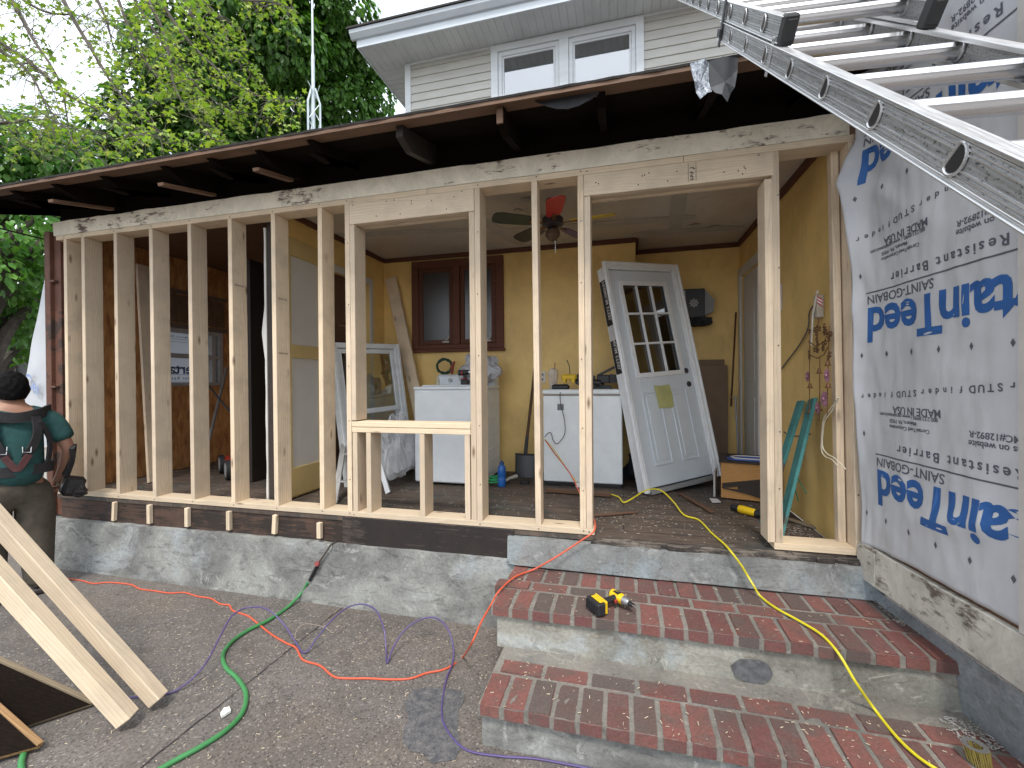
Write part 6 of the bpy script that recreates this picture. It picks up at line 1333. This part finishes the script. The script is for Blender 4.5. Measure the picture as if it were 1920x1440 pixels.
bodyv = [(0, 0, .90), (0, .01, 1.05), (0, .01, 1.22), (0, 0, 1.38), (0, .015, 1.47), (0, .03, 1.53), (0, .03, 1.60), (0, .03, 1.66),   # 0-7 pelvis..head
 (.19, 0, 1.38), (.245, -.02, 1.24), (.30, -.03, 1.10), (.285, .05, .96), (.255, .11, .85), (.245, .13, .81),                       # 8-13 right arm
 (-.19, 0, 1.38), (-.26, .0, 1.22), (-.30, .04, 1.08), (-.22, .24, 1.02), (-.15, .33, 1.0), (-.12, .36, 1.0),                    # 14-19 left arm
 (.10, 0, .84), (.12, .01, .48), (.12, -.01, .10), (.13, .12, .04), (-.10, 0, .84), (-.12, .02, .48), (-.12, .0, .10), (-.13, .12, .04)]
bode = [(0, 1), (1, 2), (2, 3), (3, 4), (4, 5), (5, 6), (6, 7), (3, 8), (8, 9), (9, 10), (10, 11), (11, 12), (12, 13), (3, 14), (14, 15), (15, 16), (16, 17), (17, 18), (18, 19), (0, 20), (20, 21), (21, 22), (22, 23), (0, 24), (24, 25), (25, 26), (26, 27)]
bodr = [.13, .12, .13, .12, .06, .075, .10, .085, .062, .052, .044, .036, .027, .03, .062, .052, .044, .036, .027, .03, .085, .06, .042, .035, .085, .06, .042, .035]
skin('body', bodyv, bode, bodr, SKIN)
# fingers (short chains curled on what each hand holds)
m = MB()
for hx, hy, hz, sg in ((.245, .13, .80, 1), (-.12, .37, .99, -1)):
    for k in range(4):
        b_ = V((hx+(-.024+.016*k), hy+.012, hz-.018)); l = (.034, .038, .036, .028)[k]; pts = [b_, b_+V((0, .014, -l*.5)), b_+V((0, .004, -l)), b_+V((0, -.016, -l-.008))]; m.tube([PM @ p for p in pts], [.0095, .009, .0085, .007], 8)
    b_ = V((hx-sg*.028, hy-.005, hz+.0)); m.tube([PM @ p for p in (b_, b_+V((-sg*.012, .0, -.02)), b_+V((-sg*.006, .004, -.042)))], [.011, .0105, .008], 8)
m.build('fingers', SKIN, per, smooth=True)
m = MB(); hc = PM @ V((0, .03, 1.595)); Rm = PM.to_3x3().to_4x4()
m.ball(hc, (.078, .098, .115), 20, Rm); m.ball(PM @ V((0, .135, 1.585)), (.014, .02, .025), 8, Rm)
for s in (-1, 1): m.ball(PM @ V((s*.083, .025, 1.585)), (.010, .02, .033), 10, Rm); m.ball(PM @ V((s*.03, .118, 1.61)), (.013, .01, .008), 8, Rm)
m.ball(PM @ V((0, .122, 1.54)), (.026, .01, .008), 8, Rm); m.build('face', SKIN, per, smooth=True)
m = MB(); vs = []; n = 60; h = 40
for i in range(h+1):
    ph = math.pi*.70*i/h
    for j in range(n):
        a = 2*math.pi*j/n; d = V((math.sin(ph)*math.cos(a), math.sin(ph)*math.sin(a), math.cos(ph))); back = max(0, -d.y); q = 1+.07*mnoise.noise(d*4)+.035*mnoise.noise(V((d.x*18, d.y*18, d.z*5))); zz = d.z*.128*q; 
        if d.y > .25: zz = max(zz, .03)
        vs.append(PM @ V((d.x*.096*q, .022+d.y*.112*q, 1.60+zz-.022*back*(ph/2))))
m.add(vs, [(i*n+j, (i+1)*n+j, (i+1)*n+(j+1) % n, i*n+(j+1) % n) for i in range(h) for j in range(n)]); m.build('hair', HAIR, per, smooth=True)
skin('shirt', [(0, 0, .82), (0, .0, 1.03), (0, 0, 1.18), (0, -.005, 1.34), (0, .01, 1.44), (.12, -.0, 1.395), (.205, -.005, 1.35), (.255, -.02, 1.22), (.275, -.025, 1.165), (-.12, 0, 1.395), (-.205, -.005, 1.35), (-.265, 0, 1.21), (-.28, .01, 1.15)], [(0, 1), (1, 2), (2, 3), (3, 4), (3, 5), (5, 6), (6, 7), (7, 8), (3, 9), (9, 10), (10, 11), (11, 12)], [(.215, .175), (.21, .17), (.205, .165), (.175, .14), (.085, .085), .105, .09, .082, .080, .105, .09, .082, .080], SHIRT)
skin('trousers', [(0, 0, .93), (0, 0, .84), (.105, 0, .78), (.12, .01, .45), (.125, -.01, .10), (.125, -.01, .06), (-.105, 0, .78), (-.125, .02, .45), (-.125, 0, .10), (-.125, .0, .06)], [(0, 1), (1, 2), (2, 3), (3, 4), (4, 5), (1, 6), (6, 7), (7, 8), (8, 9)], [(.20, .16), (.205, .165), .145, .112, .09, .085, .145, .112, .09, .085], TROU, root=1)
m = MB()
for s in (-1, 1): m.box((s*.125-.05, -.09, .0), (s*.125+.05, .19, .05), PM, ch=.015); m.box((s*.125-.045, -.085, .045), (s*.125+.045, .06, .13), PM, ch=.02)
m.build('boots', cloth('dark_boot_leather', (.04, .03, .025), .6), per)
def strap(name, pts, w_, mat, n=6, th=.016):
    sp_ = spline([V(p) for p in pts], n); m = MB(); vs = []
    for i, p in enumerate(sp_):
        t = (sp_[min(i+1, len(sp_)-1)]-sp_[max(0, i-1)]).normalized(); o_ = V((p.x*.6, p.y+.0, 0)); o_ = o_.normalized() if o_.length > 1e-4 else V((0, -1, 0)); s_ = t.cross(o_).normalized()*w_/2
        vs += [PM @ (p-s_), PM @ (p+s_), PM @ (p+s_+o_*th), PM @ (p-s_+o_*th)]
    k = len(sp_); m.add(vs, [(4*i+j, 4*i+(j+1) % 4, 4*i+4+(j+1) % 4, 4*i+4+j) for i in range(k-1) for j in range(4)]+[(0, 3, 2, 1), (4*k-4, 4*k-3, 4*k-2, 4*k-1)]); return m.build(name, mat, per)
strap('harness_yoke', [(-.19, -.02, 1.43), (-.12, -.115, 1.40), (0, -.15, 1.375), (.12, -.115, 1.40), (.19, -.02, 1.43)], .075, STRAP)
strap('harness_strap', [(.10, -.135, 1.38), (.105, -.165, 1.26), (.08, -.172, 1.16), (.04, -.17, 1.08)], .05, STRAP); strap('harness_strap', [(-.10, -.135, 1.38), (-.105, -.165, 1.26), (-.08, -.172, 1.16), (-.04, -.17, 1.08)], .05, STRAP)
strap('harness_strap', [(.12, -.15, 1.34), (.17, -.13, 1.2), (.165, -.13, 1.06), (.15, -.12, 1.0)], .03, STRAP)
strap('waist_belt', [(-.205, .0, .99), (-.17, -.11, .985), (0, -.168, .98), (.17, -.11, .985), (.205, .0, .99)], .075, STRAP); strap('harness_strap', [(-.06, -.175, 1.1), (-.02, -.182, 1.02), (0, -.182, 1.0), (.02, -.182, 1.02), (.06, -.175, 1.1)], .04, STR2)
m = MB()
for x in (-.07, .05): m.tube([PM @ V((x-.02, -.185, 1.16)), PM @ V((x-.02, -.19, 1.12)), PM @ V((x+.02, -.19, 1.115)), PM @ V((x+.025, -.185, 1.17))], .004, 6)
m.build('buckle', SILV, per)
strap('sleeve_guard', [(.30, -.072, 1.12), (.305, -.04, 1.04), (.285, .02, .95), (.27, .05, .89)], .09, STRAP, th=.03)
tpc = PM @ V((.34, .04, .80)); m = MB(); m.box((-.07, -.06, -.10), (.06, .06, .06), Matrix.Translation(tpc) @ PM.to_3x3().to_4x4() @ Matrix.Rotation(.3, 4, 'Y'), ch=.025); m.ball(tpc+V((.05, 0, -.06)), (.07, .05, .05), 10, jit=.4); m.build('tool_pouch', cloth('black_leather', (.018, .016, .016), .4), per)
th_ = thing('hammer', 'hammer with pale wooden grip held low in the hand of the person', 'hammer', tpc)
m = MB(); m.tube([PM @ V((.31, .13, 1.0)), PM @ V((.26, .14, .78))], .011, 8); m.build('handle', PLYE, th_); m = MB(); m.tube([PM @ V((.29, .16, 1.0)), PM @ V((.36, .12, 1.02))], [.014, .016], 8); m.build('head', GREY, th_)

cup.scale = (1.2,)*3; yt.scale = (1.45,)*3; wl.scale = (1.35,)*3

# nail heads on the framing
m = MB(); rn = random.Random(3)
for x in (-4.814, -4.598, -4.2165, -3.81, -3.405, -3.0, -2.593, -2.187, -1.951, -1.911, -.956, -.228, -.268, -.556):
    for (zz, yy) in ((2.289, -.0012), (.019, -.0008)):
        m.lathe([(.0042, 0), (.0042, .0016), (.001, .0018)], 7, Matrix.Translation((x+.019+rn.uniform(-.008, .008), yy, zz+rn.uniform(-.006, .006))) @ Matrix.Rotation(R(90), 4, 'X'))
for k in range(26): m.lathe([(.0042, 0), (.0042, .0016), (.001, .0018)], 7, Matrix.Translation((rn.choice((rn.uniform(-1.9, -.97), rn.uniform(-.2, .83))), -.0022, rn.uniform(2.15, 2.26))) @ Matrix.Rotation(R(90), 4, 'X'))
for x in (-1.951, -.956, -.268, .842, 1.236):
    for k in range(5): m.lathe([(.004, 0), (.004, .0014), (.001, .0016)], 7, Matrix.Translation((x+.019+rn.uniform(-.008, .008) - (.015 if x > 1.2 else 0), -.0008 if x < 1 else -.004, .3+.42*k+rn.uniform(-.05, .05))) @ Matrix.Rotation(R(90), 4, 'X'))
m.build('nail_heads', plain('nail_steel', (.06, .055, .05), .5, .4), wall, kind='stuff')
